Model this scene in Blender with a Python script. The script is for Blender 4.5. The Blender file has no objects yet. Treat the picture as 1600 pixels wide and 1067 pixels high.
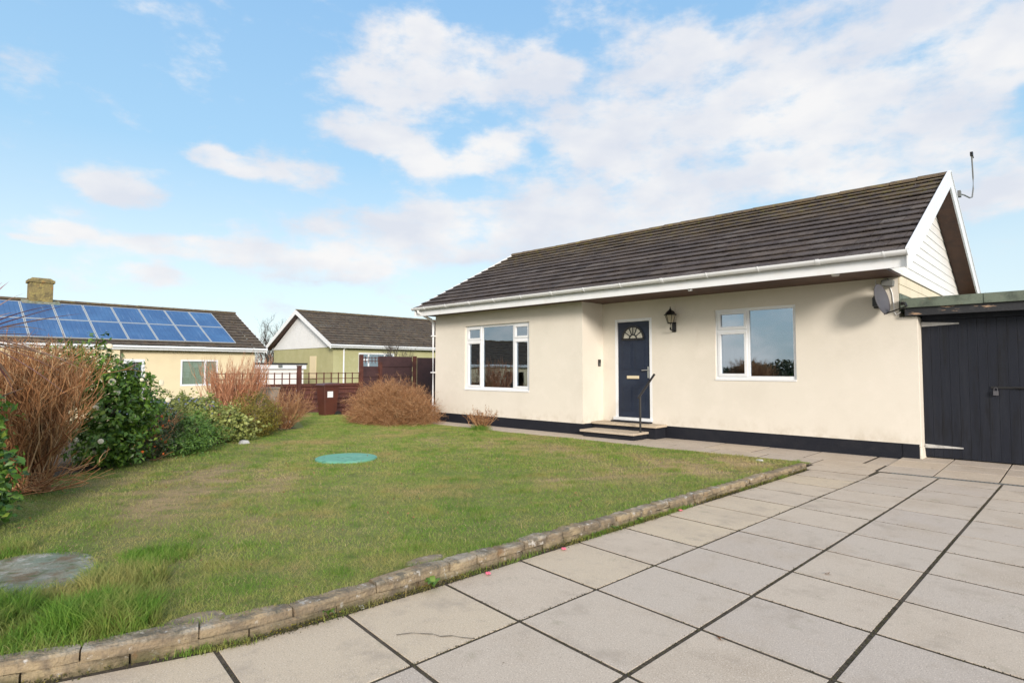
import bpy, math, random
import numpy as np
from mathutils import Vector, Matrix
random.seed(7); rng = np.random.default_rng(7)
R = math.radians
scene = bpy.context.scene
COL = scene.collection
# ------------------------------------------------------------------ camera
cam_d = bpy.data.cameras.new("camera"); cam = bpy.data.objects.new("camera", cam_d); COL.objects.link(cam)
cam.location = (0, 0, 1.4); cam.rotation_euler = (R(92.7), 0, R(44.2))
cam_d.sensor_width = 36; cam_d.lens = 36*924/1600; cam_d.clip_end = 3000; cam_d.clip_start = 0.05
scene.camera = cam
# ------------------------------------------------------------------ light, sky, exposure
SUN_AZ, SUN_EL = 122.0, 17.0
scene.view_settings.view_transform = 'Standard'; scene.view_settings.look = 'None'
scene.view_settings.exposure = 0.80; scene.view_settings.gamma = 1
sd = bpy.data.lights.new("sun", 'SUN'); sd.energy = 2.2; sd.angle = R(13); sd.color = (1.0, 0.89, 0.76)
sun = bpy.data.objects.new("sun", sd); COL.objects.link(sun)
sv = Vector((math.sin(R(SUN_AZ))*math.cos(R(SUN_EL)), math.cos(R(SUN_AZ))*math.cos(R(SUN_EL)), math.sin(R(SUN_EL))))
sun.rotation_euler = sv.to_track_quat('Z', 'Y').to_euler()
CLOUDS = [(-0.947,0.514,0.098,0.05),(-0.86,0.466,0.144,0.061),(-1.0,0.44,0.096,0.044),(-0.716,0.476,0.066,0.035),(-1.03,0.377,0.095,0.026),(-0.967,0.358,0.075,0.024),(-1.148,0.308,0.098,0.026),(-1.231,0.311,0.064,0.018),(-1.376,0.258,0.046,0.021),(-1.345,0.241,0.048,0.016),(-1.442,0.19,0.042,0.013),(-1.451,0.17,0.034,0.008),(-1.059,0.244,0.082,0.03),(-0.987,0.217,0.096,0.029),(-1.32,0.177,0.11,0.02),(-1.183,0.175,0.105,0.024),(-1.027,0.174,0.126,0.031),(-1.319,0.134,0.049,0.02),(-1.107,0.152,0.111,0.02),(-0.837,0.263,0.12,0.033),(-0.793,0.222,0.131,0.042),(-0.891,0.205,0.109,0.031),(-0.804,0.355,0.066,0.039),(-0.881,0.328,0.065,0.025),(-0.662,0.391,0.065,0.042),(-0.554,0.458,0.123,0.093),(-0.355,0.424,0.185,0.098),(-0.185,0.414,0.175,0.091),(-0.503,0.314,0.226,0.085),(-0.63,0.302,0.126,0.049),(-0.268,0.323,0.193,0.06),(-0.071,0.413,0.073,0.084),(-0.152,0.259,0.143,0.05),(-0.077,0.229,0.044,0.04),(-0.717,0.243,0.15,0.041),(-0.556,0.238,0.16,0.03)]
def world():
    w = bpy.data.worlds.new("World"); scene.world = w; w.use_nodes = True
    nt = w.node_tree; N = nt.nodes; L = nt.links; N.clear()
    def n(t, **k):
        x = N.new(t)
        for a, b in k.items(): setattr(x, a, b)
        return x
    def m(op, a, b=None, c=None, clamp=False):
        x = n('ShaderNodeMath', operation=op, use_clamp=clamp)
        for i, v in enumerate((a, b, c)):
            if v is None: continue
            if isinstance(v, (int, float)): x.inputs[i].default_value = v
            else: L.new(v, x.inputs[i])
        return x.outputs[0]
    out = n('ShaderNodeOutputWorld'); bg = n('ShaderNodeBackground'); bg.inputs[1].default_value = 0.11
    sky = n('ShaderNodeTexSky', sky_type='NISHITA', sun_disc=False)
    sky.sun_elevation = R(SUN_EL+12); sky.sun_rotation = R(SUN_AZ); sky.air_density = 1.0; sky.dust_density = 0.6; sky.ozone_density = 2.0
    tc = n('ShaderNodeTexCoord'); sp = n('ShaderNodeSeparateXYZ'); L.new(tc.outputs['Generated'], sp.inputs[0])
    az = m('ARCTAN2', sp.outputs[0], sp.outputs[1]); el = m('ARCSINE', sp.outputs[2])
    cb = n('ShaderNodeCombineXYZ'); L.new(az, cb.inputs[0]); L.new(el, cb.inputs[1])
    # warp and detail noise in direction space (squashed vertically)
    mp = n('ShaderNodeVectorMath', operation='MULTIPLY'); L.new(cb.outputs[0], mp.inputs[0]); mp.inputs[1].default_value = (1, 1.9, 1)
    wn = n('ShaderNodeTexNoise'); wn.inputs['Scale'].default_value = 7; wn.inputs['Detail'].default_value = 5; wn.inputs['Roughness'].default_value = .62; L.new(mp.outputs[0], wn.inputs['Vector'])
    ws = n('ShaderNodeVectorMath', operation='SUBTRACT'); L.new(wn.outputs['Color'], ws.inputs[0]); ws.inputs[1].default_value = (.5, .5, .5)
    wm = n('ShaderNodeVectorMath', operation='MULTIPLY'); L.new(ws.outputs[0], wm.inputs[0]); wm.inputs[1].default_value = (.12, .045, 0)
    wa = n('ShaderNodeVectorMath', operation='ADD'); L.new(cb.outputs[0], wa.inputs[0]); L.new(wm.outputs[0], wa.inputs[1])
    def blob(a, e, sa, se):
        s = n('ShaderNodeVectorMath', operation='SUBTRACT'); L.new(wa.outputs[0], s.inputs[0]); s.inputs[1].default_value = (a, e, 0)
        q = n('ShaderNodeVectorMath', operation='MULTIPLY'); L.new(s.outputs[0], q.inputs[0]); q.inputs[1].default_value = (1/sa, 1/se, 0)
        l = n('ShaderNodeVectorMath', operation='LENGTH'); L.new(q.outputs[0], l.inputs[0])
        r = n('ShaderNodeMapRange', interpolation_type='SMOOTHSTEP'); L.new(l.outputs['Value'], r.inputs[0])
        r.inputs[1].default_value = 1.5; r.inputs[2].default_value = .1; r.inputs[3].default_value = 0; r.inputs[4].default_value = 1
        return r.outputs[0]
    tot = None
    for b in CLOUDS:
        v = blob(*b); tot = v if tot is None else m('ADD', tot, v)
    # unseen noise cloud added behind the camera for neutral fill light
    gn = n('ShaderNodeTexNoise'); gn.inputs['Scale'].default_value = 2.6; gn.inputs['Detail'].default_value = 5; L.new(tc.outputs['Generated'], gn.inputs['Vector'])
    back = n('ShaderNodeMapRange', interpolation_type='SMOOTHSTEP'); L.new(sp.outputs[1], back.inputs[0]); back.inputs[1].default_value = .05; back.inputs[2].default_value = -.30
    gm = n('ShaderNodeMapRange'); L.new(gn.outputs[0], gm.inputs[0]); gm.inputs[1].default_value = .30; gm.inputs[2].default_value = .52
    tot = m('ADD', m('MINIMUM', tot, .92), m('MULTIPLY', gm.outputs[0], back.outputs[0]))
    zen = n('ShaderNodeMapRange', interpolation_type='SMOOTHSTEP'); L.new(sp.outputs[2], zen.inputs[0]); zen.inputs[1].default_value = .62; zen.inputs[2].default_value = .85  # more cloud added overhead, out of view, to whiten the ambient light
    tot = m('ADD', tot, m('MULTIPLY', gm.outputs[0], zen.outputs[0]))
    dn = n('ShaderNodeTexNoise'); dn.inputs['Scale'].default_value = 9; dn.inputs['Detail'].default_value = 8; dn.inputs['Roughness'].default_value = .6; L.new(mp.outputs[0], dn.inputs['Vector'])
    dens = m('ADD', tot, m('MULTIPLY', m('SUBTRACT', dn.outputs[0], .5), 3.1))
    dm = n('ShaderNodeMapRange', interpolation_type='SMOOTHSTEP'); L.new(dens, dm.inputs[0]); dm.inputs[1].default_value = .05; dm.inputs[2].default_value = 1.05; dm.inputs[4].default_value = .93
    # cloud tint: white to pale lavender grey
    cn = n('ShaderNodeTexNoise'); cn.inputs['Scale'].default_value = 5; cn.inputs['Detail'].default_value = 6; L.new(mp.outputs[0], cn.inputs['Vector'])
    cm = n('ShaderNodeMapRange'); L.new(cn.outputs[0], cm.inputs[0]); cm.inputs[1].default_value = .4; cm.inputs[2].default_value = .62
    cc = n('ShaderNodeMix', data_type='RGBA'); L.new(cm.outputs[0], cc.inputs[0])
    cc.inputs[6].default_value = (3.95, 4.1, 4.5, 1); cc.inputs[7].default_value = (5.05, 4.95, 4.9, 1)
    # clear-sky colour: Nishita tinted, pale towards the horizon
    ts = n('ShaderNodeMix', data_type='RGBA', blend_type='MULTIPLY'); ts.inputs[0].default_value = 1; L.new(sky.outputs[0], ts.inputs[6]); ts.inputs[7].default_value = (1.15, 1.2, 1.2, 1)
    hz = n('ShaderNodeValToRGB'); L.new(m('ABSOLUTE', el), hz.inputs[0])
    e = hz.color_ramp.elements; e[0].position = 0; e[0].color = (.84, .93, .95, 1); e[1].position = .65; e[1].color = (.31, .60, .98, 1)
    a = e.new(.16); a.color = (.74, .90, .95, 1); a = e.new(.33); a.color = (.44, .73, .97, 1)
    hs = n('ShaderNodeVectorMath', operation='MULTIPLY'); L.new(hz.outputs[0], hs.inputs[0]); hs.inputs[1].default_value = (4.9, 4.9, 4.9)
    mx = n('ShaderNodeMix', data_type='RGBA'); mx.inputs[0].default_value = .8; L.new(ts.outputs[2], mx.inputs[6]); L.new(hs.outputs[0], mx.inputs[7])
    # unseen cloud behind the camera, made brighter and warmer to fill facade and slabs
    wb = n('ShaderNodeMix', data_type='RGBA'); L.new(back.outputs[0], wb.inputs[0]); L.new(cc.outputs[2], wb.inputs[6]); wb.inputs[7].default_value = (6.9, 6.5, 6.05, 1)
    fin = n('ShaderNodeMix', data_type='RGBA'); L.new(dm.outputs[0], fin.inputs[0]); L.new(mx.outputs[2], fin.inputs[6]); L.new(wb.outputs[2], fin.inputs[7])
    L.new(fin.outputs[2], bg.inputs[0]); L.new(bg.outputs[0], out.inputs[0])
world()
# ------------------------------------------------------------------ materials
def mat(name, base, rough=.75, layers=(), bump=0, bscale=40, bdist=.01, metallic=0, spec=.5, ramp=None, transl=0, attr='rnd', coat=0, bstretch=None):
    """layers: (colour, scale, lo, hi, stretch, z0, z1) -- noise masks of real stains and growth"""
    m = bpy.data.materials.new(name); m.use_nodes = True; nt = m.node_tree; N = nt.nodes; L = nt.links
    b = N['Principled BSDF']; b.inputs['Roughness'].default_value = rough; b.inputs['Metallic'].default_value = metallic
    b.inputs['Specular IOR Level'].default_value = spec; b.inputs['Coat Weight'].default_value = coat
    tc = N.new('ShaderNodeTexCoord')
    if ramp:
        at = N.new('ShaderNodeAttribute'); at.attribute_name = attr
        r = N.new('ShaderNodeValToRGB'); L.new(at.outputs['Fac'], r.inputs[0]); e = r.color_ramp.elements
        e[0].position = 0; e[0].color = (*ramp[0], 1); e[1].position = 1; e[1].color = (*ramp[-1], 1)
        for i, c in enumerate(ramp[1:-1]): x = e.new((i+1)/(len(ramp)-1)); x.color = (*c, 1)
        cur = r.outputs[0]
    else:
        g = N.new('ShaderNodeRGB'); g.outputs[0].default_value = (*base, 1); cur = g.outputs[0]
    for i, ly in enumerate(layers):
        col, sc, lo, hi = ly[:4]; st = ly[4] if len(ly) > 4 else None
        mp = N.new('ShaderNodeMapping'); L.new(tc.outputs['Object'], mp.inputs[0]); mp.inputs['Location'].default_value = (i*7.3, i*3.1, i)
        if st: mp.inputs['Scale'].default_value = st
        no = N.new('ShaderNodeTexNoise'); no.inputs['Scale'].default_value = sc; no.inputs['Detail'].default_value = 6; no.inputs['Roughness'].default_value = .65
        L.new(mp.outputs[0], no.inputs['Vector'])
        mr = N.new('ShaderNodeMapRange'); L.new(no.outputs[0], mr.inputs[0]); mr.inputs[1].default_value = lo; mr.inputs[2].default_value = hi
        f = mr.outputs[0]
        if len(ly) > 6:
            sx = N.new('ShaderNodeSeparateXYZ'); L.new(tc.outputs['Object'], sx.inputs[0])
            zr = N.new('ShaderNodeMapRange'); L.new(sx.outputs[2], zr.inputs[0]); zr.inputs[1].default_value = ly[5]; zr.inputs[2].default_value = ly[6]
            mm = N.new('ShaderNodeMath'); mm.operation = 'MULTIPLY'; L.new(f, mm.inputs[0]); L.new(zr.outputs[0], mm.inputs[1]); f = mm.outputs[0]
        mx = N.new('ShaderNodeMix'); mx.data_type = 'RGBA'; L.new(f, mx.inputs[0]); L.new(cur, mx.inputs[6]); mx.inputs[7].default_value = (*col, 1)
        cur = mx.outputs[2]
    L.new(cur, b.inputs['Base Color'])
    if bump:
        no = N.new('ShaderNodeTexNoise'); no.inputs['Scale'].default_value = bscale; no.inputs['Detail'].default_value = 5
        mp = N.new('ShaderNodeMapping'); L.new(tc.outputs['Object'], mp.inputs[0]); L.new(mp.outputs[0], no.inputs['Vector'])
        if bstretch: mp.inputs['Scale'].default_value = bstretch
        bu = N.new('ShaderNodeBump'); bu.inputs['Strength'].default_value = bump; bu.inputs['Distance'].default_value = bdist
        L.new(no.outputs[0], bu.inputs['Height']); L.new(bu.outputs[0], b.inputs['Normal'])
    if transl:
        t = N.new('ShaderNodeBsdfTranslucent'); L.new(cur, t.inputs[0]); ms = N.new('ShaderNodeMixShader'); ms.inputs[0].default_value = transl
        L.new(b.outputs[0], ms.inputs[1]); L.new(t.outputs[0], ms.inputs[2]); L.new(ms.outputs[0], N['Material Output'].inputs[0])
    return m
def glass_mat(name, refl=.45, tint=(.55, .6, .6)):
    m = bpy.data.materials.new(name); m.use_nodes = True; nt = m.node_tree; N = nt.nodes; L = nt.links; N.remove(N['Principled BSDF'])
    g = N.new('ShaderNodeBsdfGlossy'); g.inputs['Roughness'].default_value = .01; g.inputs[0].default_value = (.62, .74, .86, 1)
    t = N.new('ShaderNodeBsdfTransparent'); t.inputs[0].default_value = (*tint, 1)
    lw = N.new('ShaderNodeFresnel'); lw.inputs[0].default_value = 1.5
    mr = N.new('ShaderNodeMapRange'); L.new(lw.outputs[0], mr.inputs[0]); mr.inputs[3].default_value = refl; mr.inputs[4].default_value = 1
    tc = N.new('ShaderNodeTexCoord'); no = N.new('ShaderNodeTexNoise'); no.inputs['Scale'].default_value = 1.6; L.new(tc.outputs['Object'], no.inputs['Vector'])
    bu = N.new('ShaderNodeBump'); bu.inputs['Strength'].default_value = .08; bu.inputs['Distance'].default_value = .01; L.new(no.outputs[0], bu.inputs['Height']); L.new(bu.outputs[0], g.inputs['Normal'])
    x = N.new('ShaderNodeMixShader'); L.new(mr.outputs[0], x.inputs[0]); L.new(t.outputs[0], x.inputs[1]); L.new(g.outputs[0], x.inputs[2])
    L.new(x.outputs[0], N['Material Output'].inputs[0]); return m
M = {}
M['render'] = mat('cream_render', (.715, .68, .615), .85, [((.67, .635, .57), 1.2, .45, .75), ((.75, .71, .65), 3, .5, .8), ((.64, .59, .52), 2.2, .62, .95, (2, 2, .7)), ((.53, .48, .40), 6, .45, .75, (1, 1, .8), .50, .24)], .35, 110, .006)
M['plinth'] = mat('black_plinth', (.012, .014, .022), .7, [((.022, .023, .03), 3, .5, .8), ((.07, .065, .06), 9, .66, .8, (1, 1, 3))], .4, 60, spec=.25)
M['white'] = mat('white_plastic', (.78, .81, .86), .35, [((.70, .71, .70), 4, .5, .85)], 0)
M['whitewood'] = mat('white_boarding', (.80, .80, .80), .5, [((.70, .70, .68), 3, .5, .8, (1, 1, 4))], .1, 30)
M['creamwood'] = mat('cream_boarding', (.74, .66, .50), .6, [((.62, .54, .40), 3, .5, .85)], .1, 30)
M['soffit'] = mat('brown_soffit', (.085, .04, .025), .6, [((.05, .025, .018), 5, .4, .7)])
M['tile'] = mat('concrete_roof_tile', (.055, .048, .052), .95, [((.105, .085, .075), 2.2, .42, .7), ((.045, .036, .036), 5, .5, .72), ((.22, .20, .18), 26, .60, .70), ((.15, .11, .055), 5, .44, .62, None, 4.1, 4.9), ((.16, .15, .035), 7, .54, .66, None, 4.3, 4.95), ((.26, .24, .21), 11, .68, .74)], .6, 70, .012, spec=.15, ramp=[(.060, .053, .055), (.098, .087, .088), (.078, .067, .069), (.135, .12, .117)])
M['tile2'] = mat('neighbour_roof_tile', (.06, .052, .05), .95, [((.11, .10, .085), 4, .42, .66), ((.035, .03, .03), 5, .5, .72), ((.15, .115, .075), 5, .50, .68), ((.2, .18, .15), 15, .66, .74)], .5, 50, .01, spec=.15, ramp=[(.07, .055, .048), (.115, .09, .075), (.085, .068, .058), (.15, .12, .095)])
M['ridge'] = mat('mossy_ridge_tile', (.12, .09, .06), .95, [((.17, .135, .05), 6, .5, .66), ((.06, .05, .045), 9, .5, .7), ((.22, .19, .12), 20, .6, .72)], .6, 60)
M['slab'] = mat('paving_slab', (.45, .42, .40), .9, [((.42, .35, .28), 1.3, .48, .75), ((.36, .305, .25), 6, .56, .80), ((.68, .61, .53), 130, .54, .64), ((.25, .21, .175), 150, .55, .66), ((.20, .165, .13), 17, .69, .74), ((.35, .30, .25), 2.6, .56, .80), ((.32, .29, .22), 4.5, .60, .80)], .5, 220, .003, spec=.2, ramp=[(.46, .405, .36), (.49, .43, .37), (.52, .445, .365), (.55, .46, .34)])
M['joint'] = mat('mossy_joint_grit', (.06, .048, .036), 1, [((.11, .09, .065), 30, .5, .65), ((.04, .042, .018), 7, .56, .70)], .8, 120, .01)
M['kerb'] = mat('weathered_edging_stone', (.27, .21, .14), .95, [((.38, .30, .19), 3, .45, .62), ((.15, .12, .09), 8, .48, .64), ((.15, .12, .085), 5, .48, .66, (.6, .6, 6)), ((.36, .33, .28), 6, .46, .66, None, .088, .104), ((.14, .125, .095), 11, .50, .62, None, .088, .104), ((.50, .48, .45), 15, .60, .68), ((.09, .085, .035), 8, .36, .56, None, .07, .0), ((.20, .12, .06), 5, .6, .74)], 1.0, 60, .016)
M['soil'] = mat('garden_soil', (.065, .045, .032), 1, [((.12, .085, .05), 20, .5, .66), ((.03, .022, .016), 8, .5, .7)], 1, 40, .03)
M['lawn'] = mat('lawn_turf', (0, 0, 0), 1, [((.10, .14, .03), 6, .50, .75), ((.24, .20, .09), 30, .5, .7)], 1, 60, .02, ramp=[(.145, .175, .045), (.25, .20, .09), (.36, .26, .14)])
M['field'] = mat('rough_ground', (.09, .11, .035), 1, [((.15, .12, .07), .4, .5, .7)], .6, 10, .05)
M['grass'] = mat('grass_blades', (0, 0, 0), .6, [((.46, .35, .17), .8, .52, .66), ((.40, .37, .13), 3.1, .48, .68), ((.10, .19, .035), 4.6, .56, .72)], ramp=[(.085, .20, .022), (.155, .30, .04), (.24, .35, .06), (.33, .38, .10), (.52, .42, .22)], transl=.3, spec=.3)
M['door'] = mat('navy_door', (.014, .022, .046), .45, [((.021, .032, .06), 3, .45, .7)], .15, 90, .003, bstretch=(1, 1, .1), spec=.35)
M['black'] = mat('black_metal', (.012, .012, .014), .4)
M['metal'] = mat('bright_metal', (.62, .62, .6), .3, metallic=1)
M['brass'] = mat('pale_brass', (.78, .68, .5), .38, metallic=.3)
M['gwood'] = mat('black_painted_boards', (.013, .016, .026), .55, [((.019, .022, .032), 2, .45, .7, (4, 1, .4)), ((.010, .011, .015), 5, .5, .7, (3, 1, .3)), ((.035, .03, .027), 3, .66, .8)], .35, 60, .006, bstretch=(1, 1, .06), spec=.25)
M['gfascia'] = mat('peeling_black_fascia', (.02, .022, .028), .55, [((.40, .27, .18), 2.3, .57, .61, (1, 1, 5)), ((.05, .05, .055), 6, .55, .7)], .4, 40)
M['felt'] = mat('green_mineral_felt', (.15, .185, .15), .95, [((.075, .095, .08), 4, .45, .65), ((.2, .2, .17), 12, .58, .7), ((.14, .12, .06), 7, .6, .72)], .8, 90, .01)
M['dish'] = mat('grey_dish', (.085, .085, .10), .5, [((.09, .09, .1), 9, .5, .7)])
M['grey'] = mat('grey_plastic', (.16, .17, .17), .6)
M['dfence'] = mat('red_brown_fence', (.10, .03, .02), .7, [((.055, .018, .014), 3, .45, .65), ((.12, .042, .03), 6, .5, .75)], .4, 40, bstretch=(1, .1, 1))
M['pfence'] = mat('purple_brown_panel', (.06, .026, .028), .65, [((.04, .018, .02), 3, .45, .65)], .3, 40)
M['bin'] = mat('brown_bin_plastic', (.095, .03, .02), .45, [((.07, .024, .018), 4, .45, .7)])
M['rubber'] = mat('rubber', (.015, .015, .015), .8)
M['block'] = mat('grey_block', (.27, .23, .19), .95, [((.19, .17, .15), 5, .45, .65), ((.34, .30, .25), 20, .56, .7)], .7, 50)
M['nwall'] = mat('neighbour_cream_render', (.74, .64, .44), .85, [((.68, .58, .40), 1, .45, .7)], .3, 80)
M['gwall'] = mat('olive_render', (.43, .42, .235), .85, [((.38, .375, .20), 1.1, .42, .66), ((.48, .47, .29), 3, .55, .8)], .3, 80)
M['nblue'] = mat('blue_plinth', (.12, .15, .27), .7, [((.2, .22, .36), 4, .5, .7)])
M['flatwhite'] = mat('painted_panel', (.78, .80, .83), .6, [((.72, .74, .77), 1, .45, .7)])
M['garagewhite'] = mat('white_garage', (.8, .77, .76), .5)
M['chim'] = mat('lichened_brick', (.24, .19, .085), .95, [((.14, .115, .06), 5, .45, .62), ((.33, .27, .10), 9, .5, .65), ((.35, .17, .06), 4, .58, .72)], 1, 25, .03)
M['cell'] = mat('solar_cells', (.035, .105, .26), .4, [((.055, .15, .33), .9, .45, .7), ((.20, .29, .46), 3, .60, .70, (.3, 9, .3))], spec=.45)
M['alu'] = mat('aluminium_rim', (.62, .64, .64), .4, metallic=.6)
M['glass'] = glass_mat('window_glass', .36, (.85, .85, .82)); M['glass2'] = glass_mat('dark_window_glass', .42, (.5, .5, .5))
M['blind'] = mat('pale_green_blind', (.70, .78, .68), .6); M['glass3'] = glass_mat('thin_window_glass', .12, (.85, .88, .85))
M['inner'] = mat('room_wall', (.55, .47, .38), .9); M['curtain'] = mat('cream_curtain', (.72, .68, .58), .9, transl=.3)
M['sofa'] = mat('grey_cushions', (.10, .09, .085), .9, [((.2, .18, .17), 4, .5, .6)]); M['frame'] = mat('dark_frame', (.02, .018, .016), .5)
M['carpet'] = mat('carpet', (.12, .1, .08), 1)
M['lampglass'] = mat('frosted_lamp_glass', (.55, .5, .38), .2, transl=.4)
M['fan'] = mat('obscured_door_glass', (.66, .65, .58), .25, [((.36, .36, .32), 60, .45, .6)], .8, 120)
M['teal'] = mat('teal_manhole', (.13, .36, .27), .8, [((.19, .42, .33), 5, .5, .7), ((.07, .2, .16), 12, .55, .7)], .4, 60)
M['pad'] = mat('lichened_concrete_pad', (.25, .25, .20), .95, [((.17, .215, .17), 3, .42, .60), ((.36, .36, .33), 14, .52, .66), ((.17, .13, .08), 4, .50, .62), ((.09, .12, .045), 9, .54, .66)], .8, 60)
M['twig'] = mat('red_brown_twig', (0, 0, 0), .75, ramp=[(.20, .08, .032), (.37, .17, .072), (.52, .275, .125), (.67, .46, .27)])
M['twig2'] = mat('orange_brown_twig', (0, 0, 0), .75, ramp=[(.16, .07, .028), (.32, .15, .065), (.50, .275, .13), (.64, .44, .26)])
M['twigred'] = mat('coral_stem', (0, 0, 0), .75, ramp=[(.34, .14, .08), (.54, .24, .13), (.62, .32, .18), (.66, .46, .3)])
M['bark'] = mat('grey_bark', (.12, .10, .085), .9, [((.07, .06, .05), 8, .45, .65)])
M['leaf'] = mat('glossy_camellia_leaf', (0, 0, 0), .36, ramp=[(.035, .08, .014), (.075, .16, .022), (.15, .27, .035), (.33, .43, .06)], transl=.28)
M['leafbright'] = mat('light_green_leaf', (0, 0, 0), .42, ramp=[(.03, .085, .016), (.08, .18, .03), (.17, .30, .05), (.40, .45, .08)], transl=.3)
M['leafdark'] = mat('dark_mixed_leaf', (0, 0, 0), .6, ramp=[(.035, .05, .022), (.06, .09, .035), (.11, .125, .055), (.17, .11, .07)], transl=.2)
M['leafgreen'] = mat('mid_green_leaf', (0, 0, 0), .55, ramp=[(.04, .09, .02), (.085, .18, .03), (.14, .26, .045), (.24, .33, .06)], transl=.25)
M['leafyel'] = mat('yellow_green_leaf', (0, 0, 0), .6, ramp=[(.10, .13, .04), (.25, .29, .07), (.42, .46, .15), (.60, .62, .30)], transl=.3)
M['leafolive'] = mat('olive_leaf', (0, 0, 0), .6, ramp=[(.09, .085, .015), (.18, .16, .022), (.30, .25, .035), (.30, .16, .05)], transl=.25)
M['moss'] = mat('dark_moss', (0, 0, 0), .95, ramp=[(.025, .022, .016), (.05, .045, .02), (.07, .075, .02), (.12, .09, .05)]); M['leafdead'] = mat('dead_leaf', (0, 0, 0), .8, ramp=[(.10, .045, .02), (.2, .09, .04), (.32, .17, .08), (.15, .08, .05)], transl=.1)
M['petal'] = mat('cream_petal', (.85, .78, .62), .6, transl=.2); M['orange'] = mat('orange_berry', (.75, .16, .03), .5); M['pink'] = mat('pink_petal', (.75, .16, .25), .6)
M['cord'] = mat('purple_cordyline_leaf', (0, 0, 0), .5, [((.52, .36, .26), 3, .5, .7)], ramp=[(.20, .07, .09), (.32, .15, .15), (.44, .26, .21), (.56, .40, .28)], transl=.2)
M['stone'] = mat('pale_stone', (.5, .5, .5), .9, [((.3, .3, .3), 10, .5, .7)], .6, 60)
M['tar'] = mat('dark_felt_edge', (.03, .03, .032), .7)
# ------------------------------------------------------------------ mesh helpers
class MB:
    def __init__(s): s.v = []; s.f = []; s.a = []; s.p = []
    def add(s, vs, fs, a=None):
        n = len(s.v); s.p.append((n, len(s.f))); s.v += [tuple(p) for p in vs]; s.f += [tuple(i+n for i in f) for f in fs]
        s.a += [random.random() if a is None else a]*len(vs); return s
    def box(s, x0, x1, y0, y1, z0, z1, mtx=None, a=None):
        vs = [Vector(p) for p in [(x0,y0,z0),(x1,y0,z0),(x1,y1,z0),(x0,y1,z0),(x0,y0,z1),(x1,y0,z1),(x1,y1,z1),(x0,y1,z1)]]
        if mtx is not None: vs = [mtx @ p for p in vs]
        return s.add(vs, [(3,2,1,0),(4,5,6,7),(0,1,5,4),(1,2,6,5),(2,3,7,6),(3,0,4,7)], a)
    def hexa(s, vs, a=None): return s.add(vs, [(3,2,1,0),(4,5,6,7),(0,1,5,4),(1,2,6,5),(2,3,7,6),(3,0,4,7)], a)
    def prism(s, poly, axis, t0, t1, a=None):
        def P(u, v, t): return (t, u, v) if axis == 'x' else ((u, t, v) if axis == 'y' else (u, v, t))
        n = len(poly); vs = [P(u, v, t0) for u, v in poly]+[P(u, v, t1) for u, v in poly]
        return s.add(vs, [tuple(range(n))[::-1], tuple(range(n, 2*n))]+[(i, (i+1) % n, n+(i+1) % n, n+i) for i in range(n)], a)
    def tube(s, pts, r, sides=8, cap=True, a=None):
        pts = [Vector(p) for p in pts]; rs = r if isinstance(r, (list, tuple)) else [r]*len(pts); vs = []; fs = []
        for i, p in enumerate(pts):
            d = (pts[min(i+1, len(pts)-1)]-pts[max(i-1, 0)]).normalized()
            u = d.cross(Vector((0, 0, 1)));  u = u.normalized() if u.length > .01 else Vector((1, 0, 0)); w = d.cross(u)
            vs += [p+(u*math.cos(k*2*math.pi/sides)+w*math.sin(k*2*math.pi/sides))*rs[i] for k in range(sides)]
        for i in range(len(pts)-1):
            for k in range(sides): fs.append((i*sides+k, i*sides+(k+1) % sides, (i+1)*sides+(k+1) % sides, (i+1)*sides+k))
        if cap: fs += [tuple(range(sides))[::-1], tuple(range((len(pts)-1)*sides, len(pts)*sides))]
        return s.add(vs, fs, a)
    def lathe(s, prof, c, sides=12, ang0=0, a=None):
        vs = []; fs = []; n = len(prof)
        for r, z in prof: vs += [(c[0]+r*math.cos(ang0+k*2*math.pi/sides), c[1]+r*math.sin(ang0+k*2*math.pi/sides), c[2]+z) for k in range(sides)]
        for i in range(n-1):
            for k in range(sides): fs.append((i*sides+k, i*sides+(k+1) % sides, (i+1)*sides+(k+1) % sides, (i+1)*sides+k))
        fs += [tuple(range(sides))[::-1], tuple(range((n-1)*sides, n*sides))]
        return s.add(vs, fs, a)
    def quad(s, a, b, c, d, att=None): return s.add([a, b, c, d], [(0, 1, 2, 3)], att)
def root_off(o):
    l = Vector((0, 0, 0))
    while o is not None: l += o.location; o = o.parent
    return l
def link(me, name, m, parent=None, base=None):
    o = bpy.data.objects.new(name, me); COL.objects.link(o)
    if m is not None: me.materials.append(M[m] if isinstance(m, str) else m)
    if parent is not None: o.parent = parent; o.location = -root_off(parent)
    if base is not None:
        me.transform(Matrix.Translation(-Vector(base))); o.location = base
    return o
def build(mb, name, m, parent=None, smooth=False, bevel=0, base=None):
    me = bpy.data.meshes.new(name); me.from_pydata(mb.v, [], mb.f)
    at = me.attributes.new('rnd', 'FLOAT', 'POINT'); at.data.foreach_set('value', np.array(mb.a, dtype=np.float32))
    if smooth: me.polygons.foreach_set('use_smooth', [True]*len(me.polygons))
    me.update(); o = link(me, name, m, parent, base)
    if bevel: b = o.modifiers.new('bevel', 'BEVEL'); b.width = bevel; b.segments = 2; b.limit_method = 'ANGLE'
    return o
def build_each(mb, name, m, parent=None, **k):
    out = []; e = mb.p+[(len(mb.v), len(mb.f))]
    for (v0, f0), (v1, f1) in zip(e[:-1], e[1:]):
        q = MB(); q.v = mb.v[v0:v1]; q.f = [tuple(i-v0 for i in f) for f in mb.f[f0:f1]]; q.a = mb.a[v0:v1]; out.append(build(q, name, m, parent, **k))
    return out
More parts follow.
